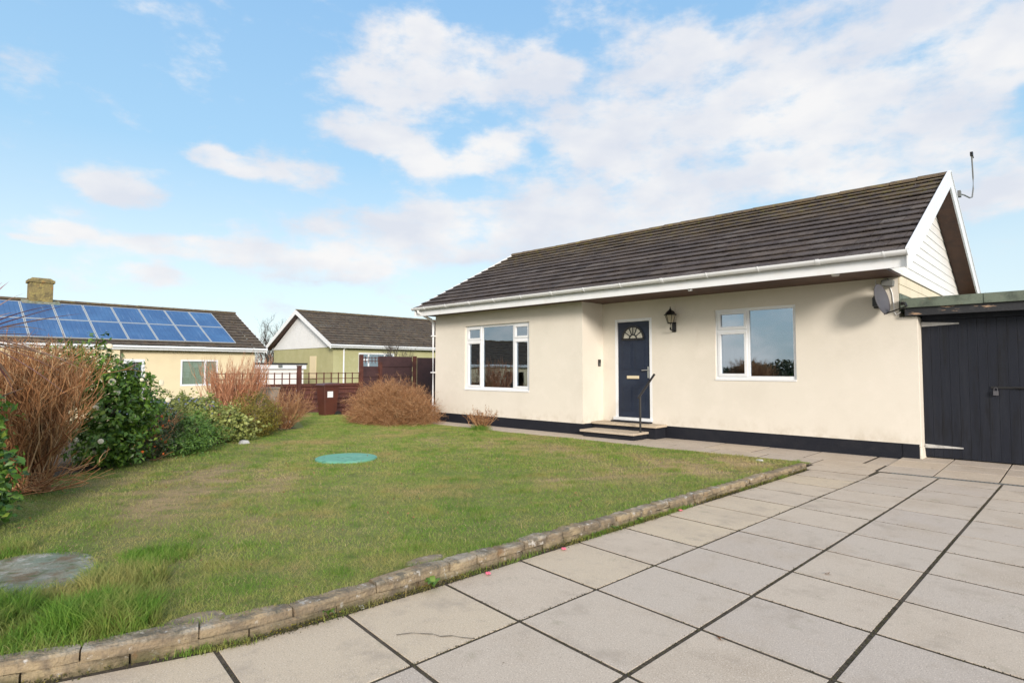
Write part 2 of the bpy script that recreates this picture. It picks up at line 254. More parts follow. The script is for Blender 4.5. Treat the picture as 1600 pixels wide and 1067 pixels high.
def npmesh(name, V, quads=None, tris=None, att=None, m=None, parent=None, smooth=False):
    me = bpy.data.meshes.new(name); V = np.asarray(V, dtype=np.float32).reshape(-1, 3)
    me.vertices.add(len(V)); me.vertices.foreach_set('co', V.ravel())
    q = np.zeros((0, 4), int) if quads is None else np.asarray(quads).reshape(-1, 4); t = np.zeros((0, 3), int) if tris is None else np.asarray(tris).reshape(-1, 3)
    idx = np.concatenate([q.ravel(), t.ravel()]).astype(np.int32); me.loops.add(len(idx)); me.loops.foreach_set('vertex_index', idx)
    st = np.concatenate([np.arange(len(q))*4, len(q)*4+np.arange(len(t))*3]).astype(np.int32); me.polygons.add(len(st)); me.polygons.foreach_set('loop_start', st)
    if smooth: me.polygons.foreach_set('use_smooth', np.ones(len(st), bool))
    me.update(calc_edges=True)
    if att is not None: a = me.attributes.new('rnd', 'FLOAT', 'POINT'); a.data.foreach_set('value', np.asarray(att, dtype=np.float32).ravel())
    return link(me, name, m, parent)
def tag(o, label=None, cat=None, group=None, kind=None):
    if label: o['label'] = label
    if cat: o['category'] = cat
    if group: o['group'] = group
    if kind: o['kind'] = kind
    return o
def thing(name, loc, label, cat, group=None):
    o = bpy.data.objects.new(name, None); o.empty_display_size = .3; COL.objects.link(o); o.location = loc; return tag(o, label, cat, group)
def struct(o): o['kind'] = 'structure'; return o
def noise2(x, y, s=1.0, seed=0):
    return (np.sin(x*s*1.7+seed)*np.cos(y*s*1.3-seed*2)+np.sin(x*s*.73+y*s*1.11+seed*3)+.6*np.sin(x*s*3.1-y*s*2.3+seed))/2.6
# ------------------------------------------------------------------ ground
KERB = [(-4.35, -1.6), (-3.83, -.55), (-3.42, .45), (-3.15, 1.3), (-3.1, 2.25), (-3.04, 4.0), (-2.95, 6.5), (-2.87, 8.9)]
def kerbx(y): return np.interp(y, [p[1] for p in KERB], [p[0] for p in KERB])
LEFT = [(-6.9, -1.6), (-7.4, .2), (-7.85, .72), (-9.4, 1.35), (-9.8, 1.99), (-10.2, 2.83), (-11.3, 4.0), (-12.8, 5.5), (-13.3, 6.7), (-15.0, 7.4), (-17.6, 8.2), (-17.9, 9.4)]
def leftx(y): return np.interp(y, [p[1] for p in LEFT], [p[0] for p in LEFT])
PATCHES = [(-8.0, 2.8, 1.5, .9, .8), (-6.8, 1.8, 1.1, .5, .65), (-4.0, 7.6, .9, 1.2, .8), (-4.6, 5.8, .5, .8, .5), (-6.7, 7.9, 1.6, .6, .5), (-5.0, 2.3, .7, .3, .3), (-8.7, 7.2, 1.6, .5, .4), (-10.5, 4.6, .9, .6, .4), (-4.9, 1.25, .5, .2, .5), (-3.6, 8.6, .6, .5, .6)]
def dry(x, y):
    v = 0
    for px, py, ra, rb, st in PATCHES: v = v+st*np.exp(-((x-px)/ra)**2-((y-py)/rb)**2)
    return v*(.75+.9*noise2(x, y, 4.5, 7)+.3*noise2(x, y, 13, 3))
def lawnz(x, y):
    d = np.maximum(0, kerbx(y)-.11-x)
    return .02+.070*np.exp(-(d/1.3)**2)*np.clip((9.6-y)/3, 0.15, 1)+.012*noise2(x, y, 2.2, 1)*np.clip(d, 0, 1)
def ground():
    xs = np.concatenate([np.linspace(-900, -60, 12), np.linspace(-50, -10, 41), np.linspace(-9, 12, 22), np.linspace(20, 900, 12)]); ys = np.concatenate([np.linspace(-900, -60, 12), np.linspace(-50, 30, 81), np.linspace(40, 900, 12)])
    X, Y = np.meshgrid(xs, ys); Z = -.06-.5*np.clip((-17-X)/5, 0, 1)
    n, k = X.shape; q = [(j*k+i, j*k+i+1, (j+1)*k+i+1, (j+1)*k+i) for j in range(n-1) for i in range(k-1)]
    struct(npmesh('ground', np.stack([X, Y, Z], -1), q, m='field', smooth=True))
    # lawn sheet
    ys = np.linspace(-1.5, 9.36, 90); us = np.linspace(0, 1, 90); V = []
    for y in ys:
        y2 = y; a = leftx(y)-.6; b = kerbx(min(y, 8.9))-.1
        if y > 8.9: b = -2.95
        for u in us: x = a+(b-a)*u; V.append((x, y, float(lawnz(x, y))))
    q = [(j*90+i, j*90+i+1, (j+1)*90+i+1, (j+1)*90+i) for j in range(89) for i in range(89)]
    V = np.array(V); struct(npmesh('lawn', V, q, att=np.clip(dry(V[:, 0], V[:, 1])*1.3, 0, 1), m='lawn', smooth=True))
    # flower bed along the left
    V = []; ys2 = np.linspace(-1.5, 6.5, 60)
    for y in ys2:
        for u in np.linspace(-4.5, -.05, 14): V.append((leftx(y)+u, y, .06+.05*math.sin(u*3+y*2)+(.0 if u < -.3 else -.05)))
    q = [(j*14+i, j*14+i+1, (j+1)*14+i+1, (j+1)*14+i) for j in range(59) for i in range(13)]
    struct(npmesh('flower_bed', V, q, m='soil', smooth=True))
ground()
# paving
def joints_x(y): return [float(kerbx(y))+.035, -2.335+.034*(y-2), -1.57+.020*(y-2), -.885+.0125*(y-2), -.19+.004*(y-2), .5, 1.2, 1.9, 2.6, 3.3]
ROWS = [-3.05, -2.37, -1.69, -1.02, -.34, .35, 1.04, 1.73, 2.44, 3.13, 3.80, 4.43, 5.12, 5.79, 6.42, 7.08, 7.72, 8.33, 8.92]
def rowy(y, x): return y+(x+2.3)*np.interp(y, [6.5, 9.3], [-.105, .03])
def slab(mb, c, gx=.012, gy=.012, a=None):
    c = [Vector((p[0], p[1], 0)) for p in c]; dz = random.uniform(-.001, .001)
    ins = [c[0]+Vector((gx, gy, 0)), c[1]+Vector((-gx, gy, 0)), c[2]+Vector((-gx, -gy, 0)), c[3]+Vector((gx, -gy, 0))]
    t = [p+Vector((0, 0, dz+random.uniform(-.0008, .0008))) for p in ins]; b = [p+Vector((0, 0, -.05)) for p in ins]
    mb.hexa(b+t, random.uniform(0, .75) if a is None else a)
def drainy(x): return 9.38+.05*(x+2)
def paving():
    mb = MB()
    rs = ROWS+[None]
    for i in range(len(ROWS)):
        for k in range(9):
            def pt(r, kk):
                y0 = ROWS[r] if r < len(ROWS) else 9.3
                x = joints_x(y0)[kk]; y = rowy(y0, x) if r < len(ROWS) else drainy(x)-.05
                return (joints_x(y)[kk], y)
            if i == len(ROWS)-1 and k == 0: continue
            slab(mb, [pt(i, k), pt(i, k+1), pt(i+1, k+1), pt(i+1, k)], .013 if k else .006, a=(random.uniform(.65, 1) if k == 0 else random.uniform(0, .6)))
    # rows behind the drain, up to the garage
    o = build(mb, 'driveway', 'slab', bevel=.002); struct(o)
    mb = MB(); xs = [-3.55, -2.8, -2.13, -1.5, -.83, -.16, .5, 1.15, 1.8, 2.5, 3.2]
    for i in range(2, len(xs)-1):
        for a, b in ((.05, .66), (.66, 1.27), (1.27, 1.9)):
            z = lambda y: .03*max(0, min(1, (y-9.4)/1.8))
            c = [(xs[i], drainy(xs[i])+a), (xs[i+1], drainy(xs[i+1])+a), (xs[i+1], drainy(xs[i+1])+b), (xs[i], drainy(xs[i])+b)]
            n0 = len(mb.v); slab(mb, c, .009); mb.v[n0:] = [(p[0], p[1], p[2]+z(p[1])) for p in mb.v[n0:]]
    # path in front of the house
    x = -2.16; 
    while x > -13.6:
        w = .84; e = -.045*(x+2.2)*0
        y0 = 9.43 if x > -7.2 else 9.43+.035*(-7.2-x)
        if x > -6.5: slab(mb, [(x-w, y0), (x, y0), (x, 10.06), (x-w, 10.06)]); slab(mb, [(x-w-.3, 10.06), (x-.3, 10.06), (x-.3, 10.96), (x-w-.3, 10.96)])
        else: slab(mb, [(x-w, y0), (x, y0), (x, 10.26), (x-w, 10.26)])
        if x < -6.2 and x > -7.8: slab(mb, [(x-w, 10.26), (x, 10.26), (x, 10.96), (x-w, 10.96)])
        x -= w
    slab(mb, [(-2.95, 8.93), (-2.13, 8.95), (-2.13, 9.42), (-2.95, 9.42)])
    slab(mb, [(-2.44, 10.06), (-2.13, 10.06), (-2.13, 10.96), (-2.44, 10.96)])
    struct(build(mb, 'garden_path', 'slab', bevel=.003))
    mb = MB(); mb.quad((-4.6, -4, -.0035), (5, -4, -.0035), (5, 13, -.0035), (-4.6, 13, -.0035)); mb.quad((-14.2, 9.3, -.0035), (-4.6, 9.3, -.0035), (-4.6, 11, -.0035), (-14.2, 11, -.0035))
    struct(build(mb, 'joint_bedding', 'joint'))
    # drainage channel
    mb = MB()
    x = -1.95
    while x < 3: mb.box(x, x+.028, drainy(x)-.04, drainy(x)+.04, -.03, -.001); x += .045
    for s in (-1, 1):
        mb.hexa([(-1.97, drainy(-1.97)+s*.045-.006, -.03), (3, drainy(3)+s*.045-.006, -.03), (3, drainy(3)+s*.045+.006, -.03), (-1.97, drainy(-1.97)+s*.045+.006, -.03), (-1.97, drainy(-1.97)+s*.045-.006, .001), (3, drainy(3)+s*.045-.006, .001), (3, drainy(3)+s*.045+.006, .001), (-1.97, drainy(-1.97)+s*.045+.006, .001)])
    tag(build(mb, 'drain_channel', 'grey', base=(0, 9.4, 0)), 'narrow slotted drain channel running across the slabs before the garage', 'drain')
paving()
def joint_moss():
    C = []
    for k in range(1, 7):
        y = rng.uniform(-1, 9.3, 3800); 
        C.append(np.stack([np.array([joints_x(v)[k] for v in y])+rng.normal(0, .006, len(y)), y, rng.uniform(-.003, .003, len(y))], 1))
    for r0 in ROWS[3:]:
        x = rng.uniform(-3, 1, 1100); y = np.array([rowy(r0, v) for v in x])+rng.normal(0, .0045, len(x)); C.append(np.stack([x, y, rng.uniform(-.004, .002, len(x))], 1))
    C = np.concatenate(C); k = noise2(C[:, 0], C[:, 1], 2.7, 8)+rng.uniform(-.6, .6, len(C)) > -.15; C = C[k]
    V, T, A = leaves_np(C, unit(rng.normal(0, 1, C.shape)+np.array([0, 0, .6])), .009, rng.uniform(0, .6, len(C))); tag(npmesh('joint_moss', V, tris=T, att=A, m='moss'), 'dark moss and grit filling the joints between the driveway slabs', 'moss', kind='stuff')
    mb = MB(); pts = [(-2.66, 1.86), (-2.62, 1.93), (-2.58, 1.96), (-2.53, 2.0), (-2.48, 2.01), (-2.44, 2.06), (-2.39, 2.08), (-2.33, 2.12)]
    for (a, b), (c, d) in zip(pts[:-1], pts[1:]): w = random.uniform(.0012, .0028); mb.quad((a-w, b+w, .0045), (a+w, b-w, .0045), (c+w, d-w, .0045), (c-w, d+w, .0045))
    struct(build(mb, 'slab_crack', 'joint'))
# ------------------------------------------------------------------ lawn edging
def kerb():
    th = thing('stone_edging', (-3.1, 2.25, 0), 'low weathered two-course stone edging between lawn and driveway', 'edging')
    top = MB(); low = MB(); pts = [Vector((p[0], p[1], 0)) for p in KERB]
    segs = [(pts[i], pts[i+1]) for i in range(len(pts)-1)]; total = sum((b-a).length for a, b in segs)
    def at(s):
        for a, b in segs:
            l = (b-a).length
            if s <= l: d = (b-a)/l; return a+d*s, d
            s -= l
        d = (segs[-1][1]-segs[-1][0]).normalized(); return segs[-1][1]+d*s, d
    for mb, z0, z1, w, ph in ((low, -.02, .053, .120, .1), (top, .0545, .112, .115, 0)):
        s = ph
        while s < total:
            near = s < 4.2; l = random.uniform(.38, .6) if near else random.uniform(.19, .27)
            if s+l > total: l = max(.1, total-s)
            a, d = at(s+.003); b, d2 = at(s+l-.004); n = Vector((-d.y, d.x, 0)); n2 = Vector((-d2.y, d2.x, 0)); out = random.uniform(-.006, .008); zz = z1+random.uniform(-.010, .006)
            hscale = 1-.25*max(0, (s-6)/5)
            zz *= hscale; zb = z0*hscale
            # a stone with a few sections so its edges wander
            K = 5; vs = []; 
            for k in range(K+1):
                t = k/K; p = a.lerp(b, t); nn = n.lerp(n2, t); o1 = out+random.uniform(-.005, .005); zt = zz+random.uniform(-.004, .004); rr = .012 if k in (0, K) else 0
                q0 = p-nn*(o1-.0+(-rr)); q1 = p+nn*(w-rr*.5)
                vs += [(q0.x, q0.y, zb), (q0.x, q0.y, zt-.012), (q0.x+nn.x*.012, q0.y+nn.y*.012, zt-rr*.4), (q1.x-nn.x*.012, q1.y-nn.y*.012, zt-rr*.4), (q1.x, q1.y, zt-.015), (q1.x, q1.y, zb)]
            fs = [(k*6+i, k*6+(i+1) % 6, (k+1)*6+(i+1) % 6, (k+1)*6+i) for k in range(K) for i in range(6)]+[tuple(range(6))[::-1], tuple(K*6+i for i in range(6))]
            mb.add(vs, fs); s += l+.002
    core = MB()
    for (x0, y0), (x1, y1) in zip(KERB[:-1], KERB[1:]):
        core.hexa([(x0-.1, y0, -.03), (x0-.034, y0, -.03), (x1-.034, y1, -.03), (x1-.1, y1, -.03), (x0-.1, y0, .072), (x0-.034, y0, .072), (x1-.034, y1, .072), (x1-.1, y1, .072)])
    build(low, 'lower_course', 'kerb', th); build(top, 'coping_course', 'kerb', th); build(core, 'mortar', 'joint', th)
kerb()
# ------------------------------------------------------------------ building helpers
def wall_panel(mb, axis, c, a0, a1, z0, z1, holes, depth):
    """one face on plane axis=c facing -axis side; holes with reveals going 'depth' inwards. axis 'y': a is x; axis 'x': a is y"""
    def P(a, z, d=0): return (a, c+d, z) if axis == 'y' else (c+d, a, z)
    As = sorted({a0, a1, *[h[0] for h in holes], *[h[1] for h in holes]}); Zs = sorted({z0, z1, *[h[2] for h in holes], *[h[3] for h in holes]})
    for i in range(len(As)-1):
        for j in range(len(Zs)-1):
            ca = (As[i]+As[i+1])/2; cz = (Zs[j]+Zs[j+1])/2
            if any(h[0] < ca < h[1] and h[2] < cz < h[3] for h in holes): continue
            mb.quad(P(As[i], Zs[j]), P(As[i+1], Zs[j]), P(As[i+1], Zs[j+1]), P(As[i], Zs[j+1]))
    for h in holes:
        a, b, z, t = h
        mb.quad(P(a, z), P(a, z, depth), P(a, t, depth), P(a, t)); mb.quad(P(b, z), P(b, t), P(b, t, depth), P(b, z, depth))
        mb.quad(P(a, t), P(a, t, depth), P(b, t, depth), P(b, t)); mb.quad(P(a, z), P(b, z), P(b, z, depth), P(a, z, depth))
def tiles(mb, o, ax, up, L, S, tw=.33, g=.31, z=.0):
    """o: eave corner; ax: unit vector along the eave; up: unit vector up the slope"""
    o = Vector(o); ax = Vector(ax); up = Vector(up).normalized(); nrm = ax.cross(up).normalized()
    if nrm.z < 0: nrm = -nrm
    rows = int(S/g+.5); g = S/rows
    for r in range(rows):
        off = (tw/2 if r % 2 else 0); n = int(L/tw)+2; sag = .004*math.sin(r*2.1)
        for k in range(n):
            a = max(0, k*tw-off); b = min(L, (k+1)*tw-off)
            if b-a < .03: continue
            j = random.uniform(-.004, .004); t = random.uniform(-.003, .003); s0 = r*g+j-.012; s1 = (r+1)*g+.02; a += .005; b -= .005
            h0 = .050+t+sag+.003*math.sin(k*.7+r); h1 = .012
            P = lambda u, v, h: o+ax*u+up*v+nrm*(h+z)
            mb.hexa([P(a, s0+.004, h0-.020), P(b, s0+.004, h0-.020), P(b, s1, -.01), P(a, s1, -.01), P(a, s0, h0), P(b, s0, h0+random.uniform(-.002, .002)), P(b, s1, h1), P(a, s1, h1)])
def ridge_tiles(mb, p, ax, L, r=.12):
    p = Vector(p); ax = Vector(ax); n = int(L/.45); l = L/n
    side = Vector((0, 0, 1)).cross(ax)
    for k in range(n):
        rr = r+random.uniform(-.004, .006); a = p+ax*(k*l+.003); b = p+ax*((k+1)*l+.012); vs = []
        for q, rq in ((a, rr+.006), (b, rr-.004)):
            for i in range(9):
                t = math.pi*i/8; vs.append(q+side*math.cos(t)*rq*1.1+Vector((0, 0, math.sin(t)*rq*.75)))
        mb.add(vs, [(i, i+1, 10+i, 9+i) for i in range(8)]+[tuple(range(9)), tuple(range(9, 18))[::-1]])
def window(parent, axis, c, a0, a1, z0, z1, cols, name='window', glass='glass', sgn=1, fw=.055):
    """cols: list of (a_start, a_end, [(z_from, z_to, casement)])"""
    B = lambda mb, p0, p1, q0, q1, r0, r1: mb.box(p0, p1, q0, q1, r0, r1) if axis == 'y' else mb.box(q0, q1, p0, p1, r0, r1)
    def D(a, b): x, y = c+sgn*a, c+sgn*b; return (min(x, y), max(x, y))
    f = MB(); d = D(-.035, .03)
    B(f, a0, a1, *d, z0, z0+fw); B(f, a0, a1, *d, z1-fw, z1); B(f, a0, a0+fw, *d, z0+fw, z1-fw); B(f, a1-fw, a1, *d, z0+fw, z1-fw)
    for i, (s, e, _) in enumerate(cols[:-1]): B(f, e-fw*.5, e+fw*.5, *d, z0+fw, z1-fw)
    fr = build(f, name, 'white', parent, bevel=.004)
    cs = MB(); gl = MB(); css = []; css2 = []
    for s, e, panes in cols:
        for i, (q0, q1, case) in enumerate(panes):
            s2 = s+(fw if s == a0 else fw*.5); e2 = e-(fw if e == a1 else fw*.5); u0 = q0+(fw if q0 == z0 else fw*.5); u1 = q1-(fw if q1 == z1 else fw*.5)
            if q0 != z0: cs = MB(); css2.append(cs); B(cs, s2, e2, *D(-.035, .03), q0-fw*.5, q0+fw*.5)
            if case:
                w = .045; dd = D(-.052, .0); cq = MB(); css.append(cq)
                B(cq, s2-.008, e2+.008, *dd, u0-.008, u0+w); B(cq, s2-.008, e2+.008, *dd, u1-w, u1+.008); B(cq, s2-.008, s2+w, *dd, u0+w, u1-w); B(cq, e2-w, e2+.008, *dd, u0+w, u1-w)
                s2 += w-.003; e2 -= w-.003; u0 += w-.003; u1 -= w-.003
            B(gl, s2-.004, e2+.004, *D(-.006, .006), u0-.004, u1+.004)
    for cq in css: build(cq, 'casement', 'white', fr, bevel=.004)
    for cq in css2: build(cq, 'transom', 'white', fr, bevel=.004)
    build(gl, 'pane', glass, fr)
    return fr
# ------------------------------------------------------------------ the bungalow
YM, YW = 10.95, 10.2       # main wall plane, wing wall plane
ZW = 2.865
XL, XR = -12.86, -2.11
EY, EZ, RY, RZ, BY = 9.66, 3.04, 13.53, 5.02, 17.4
VL, VR = -13.08, -1.75
def bungalow():
    h = thing('bungalow', (-7.5, 12, 0), 'cream rendered bungalow with black plinth, navy front door and dark tiled gable roof', 'bungalow')
    w = MB(); W1 = (-11.64, -9.36, .90, 2.52); W2 = (-5.16, -3.67, 1.22, 2.55); DR = (-7.47, -6.55, .33, 2.49)
    wall_panel(w, 'y', YW, XL, -7.80, .235, ZW+.02, [W1], .12)
    wall_panel(w, 'y', YM, -7.80, XR, .245, ZW+.02, [W2, DR], .09)
    w.quad((-7.80, YW, .235), (-7.80, YM, .235), (-7.80, YM, ZW+.02), (-7.80, YW, ZW+.02))
    w.quad((XL, YW, .2), (XL, 16.8, .2), (XL, 16.8, 3), (XL, YW, 3)); w.quad((XL, 16.8, 0), (XR, 16.8, 0), (XR, 16.8, 3), (XL, 16.8, 3))
    w.add([(XL, YW, 3), (XL, 16.8, 3), (XL, RY, 4.85)], [(0, 1, 2)])
    w.quad((XR, YM, 0), (XR, 16.8, 0), (XR, 16.8, 2.7), (XR, YM, 2.7))
    w.quad((XR, YM, .245), (-1.875, YM, .245), (-1.875, YM, 2.22), (XR, YM, 2.22))
    build(w, 'wall', 'render', h)
    p = MB(); p.box(XR+.001, -1.868, YM+.003, 11.24, .2, 2.222); p.hexa([(-1.9, YM-.0, 0), (-1.860, YM+.004, 0), (-1.85, 11.25, 0), (-1.9, 11.25, 0), (-1.9, YM+.004, .2), (-1.868, YM+.004, .2), (-1.868, 11.24, .2), (-1.9, 11.24, .2)])
    build(p, 'side_pier', 'render', h, bevel=.012)
    p = MB(); p.box(XL+.006, -7.806, YW+.006, YW+.1, -.02, .245); p.box(-7.9, -7.806, YW+.1, YM+.006, -.02, .245); p.box(-7.806, XR-.0, YM+.006, YM+.1, -.02, .255); p.box(XR, -1.895, YM-.006, YM+.05, -.02, .245)
    build(p, 'plinth', 'plinth', h)
    # roof
    sl = Vector((0, RY-EY, RZ-EZ)); S = sl.length; up = sl.normalized()
    r = MB(); tiles(r, (VL, EY-.05, EZ-.02), (1, 0, 0), up, VR-VL-.02, S+.02); up2 = Vector((0, -(RY-EY), RZ-EZ)).normalized()
    tiles(r, (VL, BY+.05, EZ-.02), (1, 0, 0), up2, VR-VL-.02, S+.02, g=.6, tw=1.2)
    roof = build(r, 'roof', 'tile', h)
    q = MB(); ridge_tiles(q, (VL, RY, RZ-.01), (1, 0, 0), VR-VL-.02); build(q, 'ridge', 'ridge', roof)
    u = MB(); u.quad((VL+.03, EY, EZ-.05), (VR, EY, EZ-.05), (VR, RY, RZ-.05), (VL+.03, RY, RZ-.05)); u.quad((VL+.03, BY, EZ-.05), (VR, BY, EZ-.05), (VR, RY, RZ-.05), (VL+.03, RY, RZ-.05)); build(u, 'underlay', 'soffit', roof)
    # fascia, soffit, gutter
    f = MB(); f.box(VL+.05, VR+.0, EY+.04, EY+.065, 2.832, 3.02); build(f, 'fascia', 'white', h, bevel=.003)
    s = MB(); s.box(VL+.06, XR+.045, EY+.066, YM+.02, ZW+.0, ZW+.015); build(s, 'soffit', 'soffit', h); s = MB(); s.box(XR+.052, VR-.001, EY+.066, EY+.09, 2.86, 3.0); build(s, 'eaves_end', 'white', h)
    g = MB(); gy, gz, gr = EY-.035, 3.052, .070; prof = [(gy+gr*math.cos(t), gz+gr*math.sin(t)*.95) for t in [math.pi*(1+i/10) for i in range(11)]]; inner = [(gy+(gr-.006)*math.cos(t), gz+(gr-.006)*math.sin(t)*.95) for t in [math.pi*(2-i/10) for i in range(11)]]
    g.prism(prof+inner, 'x', VL-.05, VR+.02)
    for x in (VL-.055, VR+.018): g.prism([(gy+(gr+.004)*math.cos(math.pi*(1+i/10)), gz+.004+(gr+.004)*math.sin(math.pi*(1+i/10))) for i in range(11)], 'x', x, x+.008)
    gut = build(g, 'gutter', 'white', h, smooth=False)
    b = MB(); x = VL+.5
    i = 0
    while x < VR:
        ww = .05 if i % 3 == 2 else .018
        b.prism([(gy+(gr+.008)*math.cos(math.pi*(.98+i2/10*1.04)), gz+(gr+.008)*math.sin(math.pi*(.98+i2/10*1.04))*.95) for i2 in range(11)]+[(gy+(gr+.001)*math.cos(math.pi*(2.02-i2/10*1.04)), gz+(gr+.001)*math.sin(math.pi*(2.02-i2/10*1.04))*.95) for i2 in range(11)], 'x', x, x+ww); x += .88; i += 1
    build_each(b, 'gutter_bracket', 'white', gut)
    d = MB(); dx = -12.90; d.tube([(dx, gy, 3.0), (dx, gy+.01, 2.93), (dx, YW-.12, 2.76), (dx+.0, YW-.05, 2.68), (dx+.05, YW-.05, 2.6)][:4]+[(dx, YW-.05, .08), (dx, YW-.09, .02)], .036, 12)
    for z in (2.3, 1.3, .4): d.box(dx-.05, dx+.05, YW-.095, YW+.005, z, z+.03)
    build(d, 'downpipe', 'white', h, smooth=False)
    # bargeboards and gable
    def barge(x0, x1, dep, name, m, lift=.05):
        mb = MB(); n = Vector((0, -up.z, up.y)); 
        for (ey, sg) in ((EY-.02, 1), (BY+.02, -1)):
            e = Vector((0, ey, EZ+.0)); a = Vector((0, RY, RZ+.04)); t = lift
            poly = [(ey, EZ+t-.02), (RY, RZ+.08), (RY, RZ+.08-dep/up.y), (ey+sg*.0, EZ+t-dep/up.y-.0)]
            if sg < 0: poly = poly[::-1]
            mb.prism(poly, 'x', x0, x1)
        return build_each(mb, name, m, h, bevel=.003)
    bb = barge(VR-.0, VR+.03, .265, 'bargeboard', 'white'); barge(VL-.0, VL+.03, .24, 'bargeboard', 'white')
    for bi, (ey, sg) in enumerate(((EY-.02, 1), (BY+.02, -1))):
        t = MB(); poly = [(ey, EZ+.045), (RY, RZ+.10), (RY, RZ+.075), (ey, EZ+.02)]
        t.prism(poly if sg > 0 else poly[::-1], 'x', VR-.012, VR+.045)
        build(t, 'verge_trim', 'white', bb[bi])
    s = MB()
    for (ey, sg) in ((EY, 1), (BY, -1)):
        e2 = ey+sg*.45; z2 = EZ+.45*(RZ-EZ)/(RY-EY); poly = [(e2, z2-.17), (RY, RZ-.17), (RY, RZ-.19), (e2, z2-.19)]
        s.prism(poly if sg > 0 else poly[::-1], 'x', XR+.05, VR-.001)
    build_each(s, 'gable_soffit', 'soffit', h)
    cl = MB(); z = 2.90; k = .168; bh = .165; i = 0
    while z < RZ-.2:
        def yy(zz): return (zz-EZ+.14)/(RZ-EZ)*(RY-EY)+EY
        ya, yb = max(EY+.07, yy(z)), max(EY+.07, yy(z+bh))
        ye, yf = min(2*RY-ya, BY-.07), min(2*RY-yb, BY-.07); yb = min(yb, RY-.01); yf = max(yf, RY+.01)
        X = XR+.03
        cl.add([(X+.016, ya, z), (X+.016, ye, z), (X+.006, yf, z+bh-.003), (X+.006, yb, z+bh-.003), (X-.01, ya, z), (X-.01, ye, z), (X-.01, yf, z+bh), (X-.01, yb, z+bh)], [(0, 1, 2, 3), (0, 4, 5, 1), (3, 2, 6, 7), (0, 3, 7, 4), (1, 5, 6, 2)]); z += bh; i += 1
    build(cl, 'gable_cladding', 'whitewood', h)
    cl = MB()
    for i in range(2): cl.box(XR+.002, XR+.020-.004*i, YM+.0, 16.7, 2.895-.145*(i+1), 2.895-.145*i-.007)
    build(cl, 'lower_cladding', 'creamwood', h)
    fl = MB(); fl.box(XR+.002, XR+.014, YM+.02, 16.5, 2.3, 2.6); build(fl, 'roof_flashing', 'felt', h)
    # windows
    m1 = -11.04+.0; m2 = -9.92
    window(h, 'y', YW+.10, *W1[:2], *W1[2:], [(W1[0], m1, [(W1[2], 2.13, 1), (2.13, W1[3], 1)]), (m1, m2, [(W1[2], W1[3], 0)]), (m2, W1[1], [(W1[2], 2.13, 1), (2.13, W1[3], 1)])])
    window(h, 'y', YM+.07, *W2[:2], *W2[2:], [(W2[0], -4.53, [(W2[2], 2.14, 1), (2.14, W2[3], 1)]), (-4.53, W2[1], [(W2[2], W2[3], 0)])], glass='glass2')
    for W, Y in ((W1, YW), (W2, YM)):
        s = MB(); s.hexa([(W[0]-.0, Y-.015, W[2]-.03), (W[1]+.0, Y-.015, W[2]-.03), (W[1], Y+.07, W[2]-.01), (W[0], Y+.07, W[2]-.01), (W[0], Y-.015, W[2]-.008), (W[1], Y-.015, W[2]-.008), (W[1], Y+.07, W[2]+.012), (W[0], Y+.07, W[2]+.012)]); build(s, 'window_sill', 'white', h)
    hd = MB(); hd.box(-9.80, -9.785, YW+.13, YW+.16, 1.42, 1.52, None); hd.box(-9.80, -9.785, YW+.15, YW+.17, 1.40, 1.66); build(hd, 'window_handle', 'white', h)
    # door
    f = MB(); y0, y1 = YM-.002, YM+.07
    f.box(-7.47, -7.41, y0, y1, .33, 2.49); f.box(-6.61, -6.55, y0, y1, .33, 2.49); f.box(-7.41, -6.61, y0, y1, 2.43, 2.49); f.box(-7.50, -6.55, YM-.05, y1, .305, .37); build(f, 'door_frame', 'white', h, bevel=.004)
    dm = MB(); X0, X1, Z0, Z1 = -7.405, -6.615, .375, 2.425; yd = YM+.025; dm.box(X0, X1, yd, yd+.045, Z0, Z1)
    for a in ((X0+.10, X0+.36), (X1-.36, X1-.10)):          # raised lower panels and tall upper panels
        for zz in ((.50, 1.05), (1.38, 2.0)):
            dm.box(a[0], a[1], yd-.006, yd-.0005, zz[0], zz[1]) ; dm.box(a[0]+.03, a[1]-.03, yd-.014, yd-.0065, zz[0]+.03, zz[1]-.03)
    door = build(dm, 'front_door', 'door', h, bevel=.003)
    cx, cz, ro = (X0+X1)/2, 2.06, .245; fn = MB(); arc = [(cx+ro*math.cos(math.pi*i/20), cz+ro*math.sin(math.pi*i/20)) for i in range(21)]
    fn.prism([(x, z) for x, z in arc][::-1], 'y', yd-.019, yd-.016); build(fn, 'fanlight', 'fan', door)
    bars = MB()
    for r0, r1 in ((ro-.004, ro+.035), (.075, .10)):
        a0 = [(cx+r0*math.cos(math.pi*i/20), cz+r0*math.sin(math.pi*i/20)) for i in range(21)]; a1 = [(cx+r1*math.cos(math.pi*i/20), cz+r1*math.sin(math.pi*i/20)) for i in range(21)]
        for i in range(20): bars.prism([a0[i], a1[i], a1[i+1], a0[i+1]], 'y', yd-.032, yd-.02)
    bars.box(cx-ro-.035, cx+ro+.035, yd-.032, yd-.0205, cz-.03, cz+.012)
    for t in (36, 68, 90, 112, 144):
        t = R(t); d = Vector((math.cos(t), 0, math.sin(t))); n = Vector((-d.z, 0, d.x))*.010; a = Vector((cx, yd-.031, cz))+d*.09; b = Vector((cx, yd-.031, cz))+d*ro
        bars.hexa([a-n, b-n, b-n+Vector((0, .01, 0)), a-n+Vector((0, .01, 0)), a+n, b+n, b+n+Vector((0, .01, 0)), a+n+Vector((0, .01, 0))])
    build(bars, 'fanlight_bars', 'black', door)
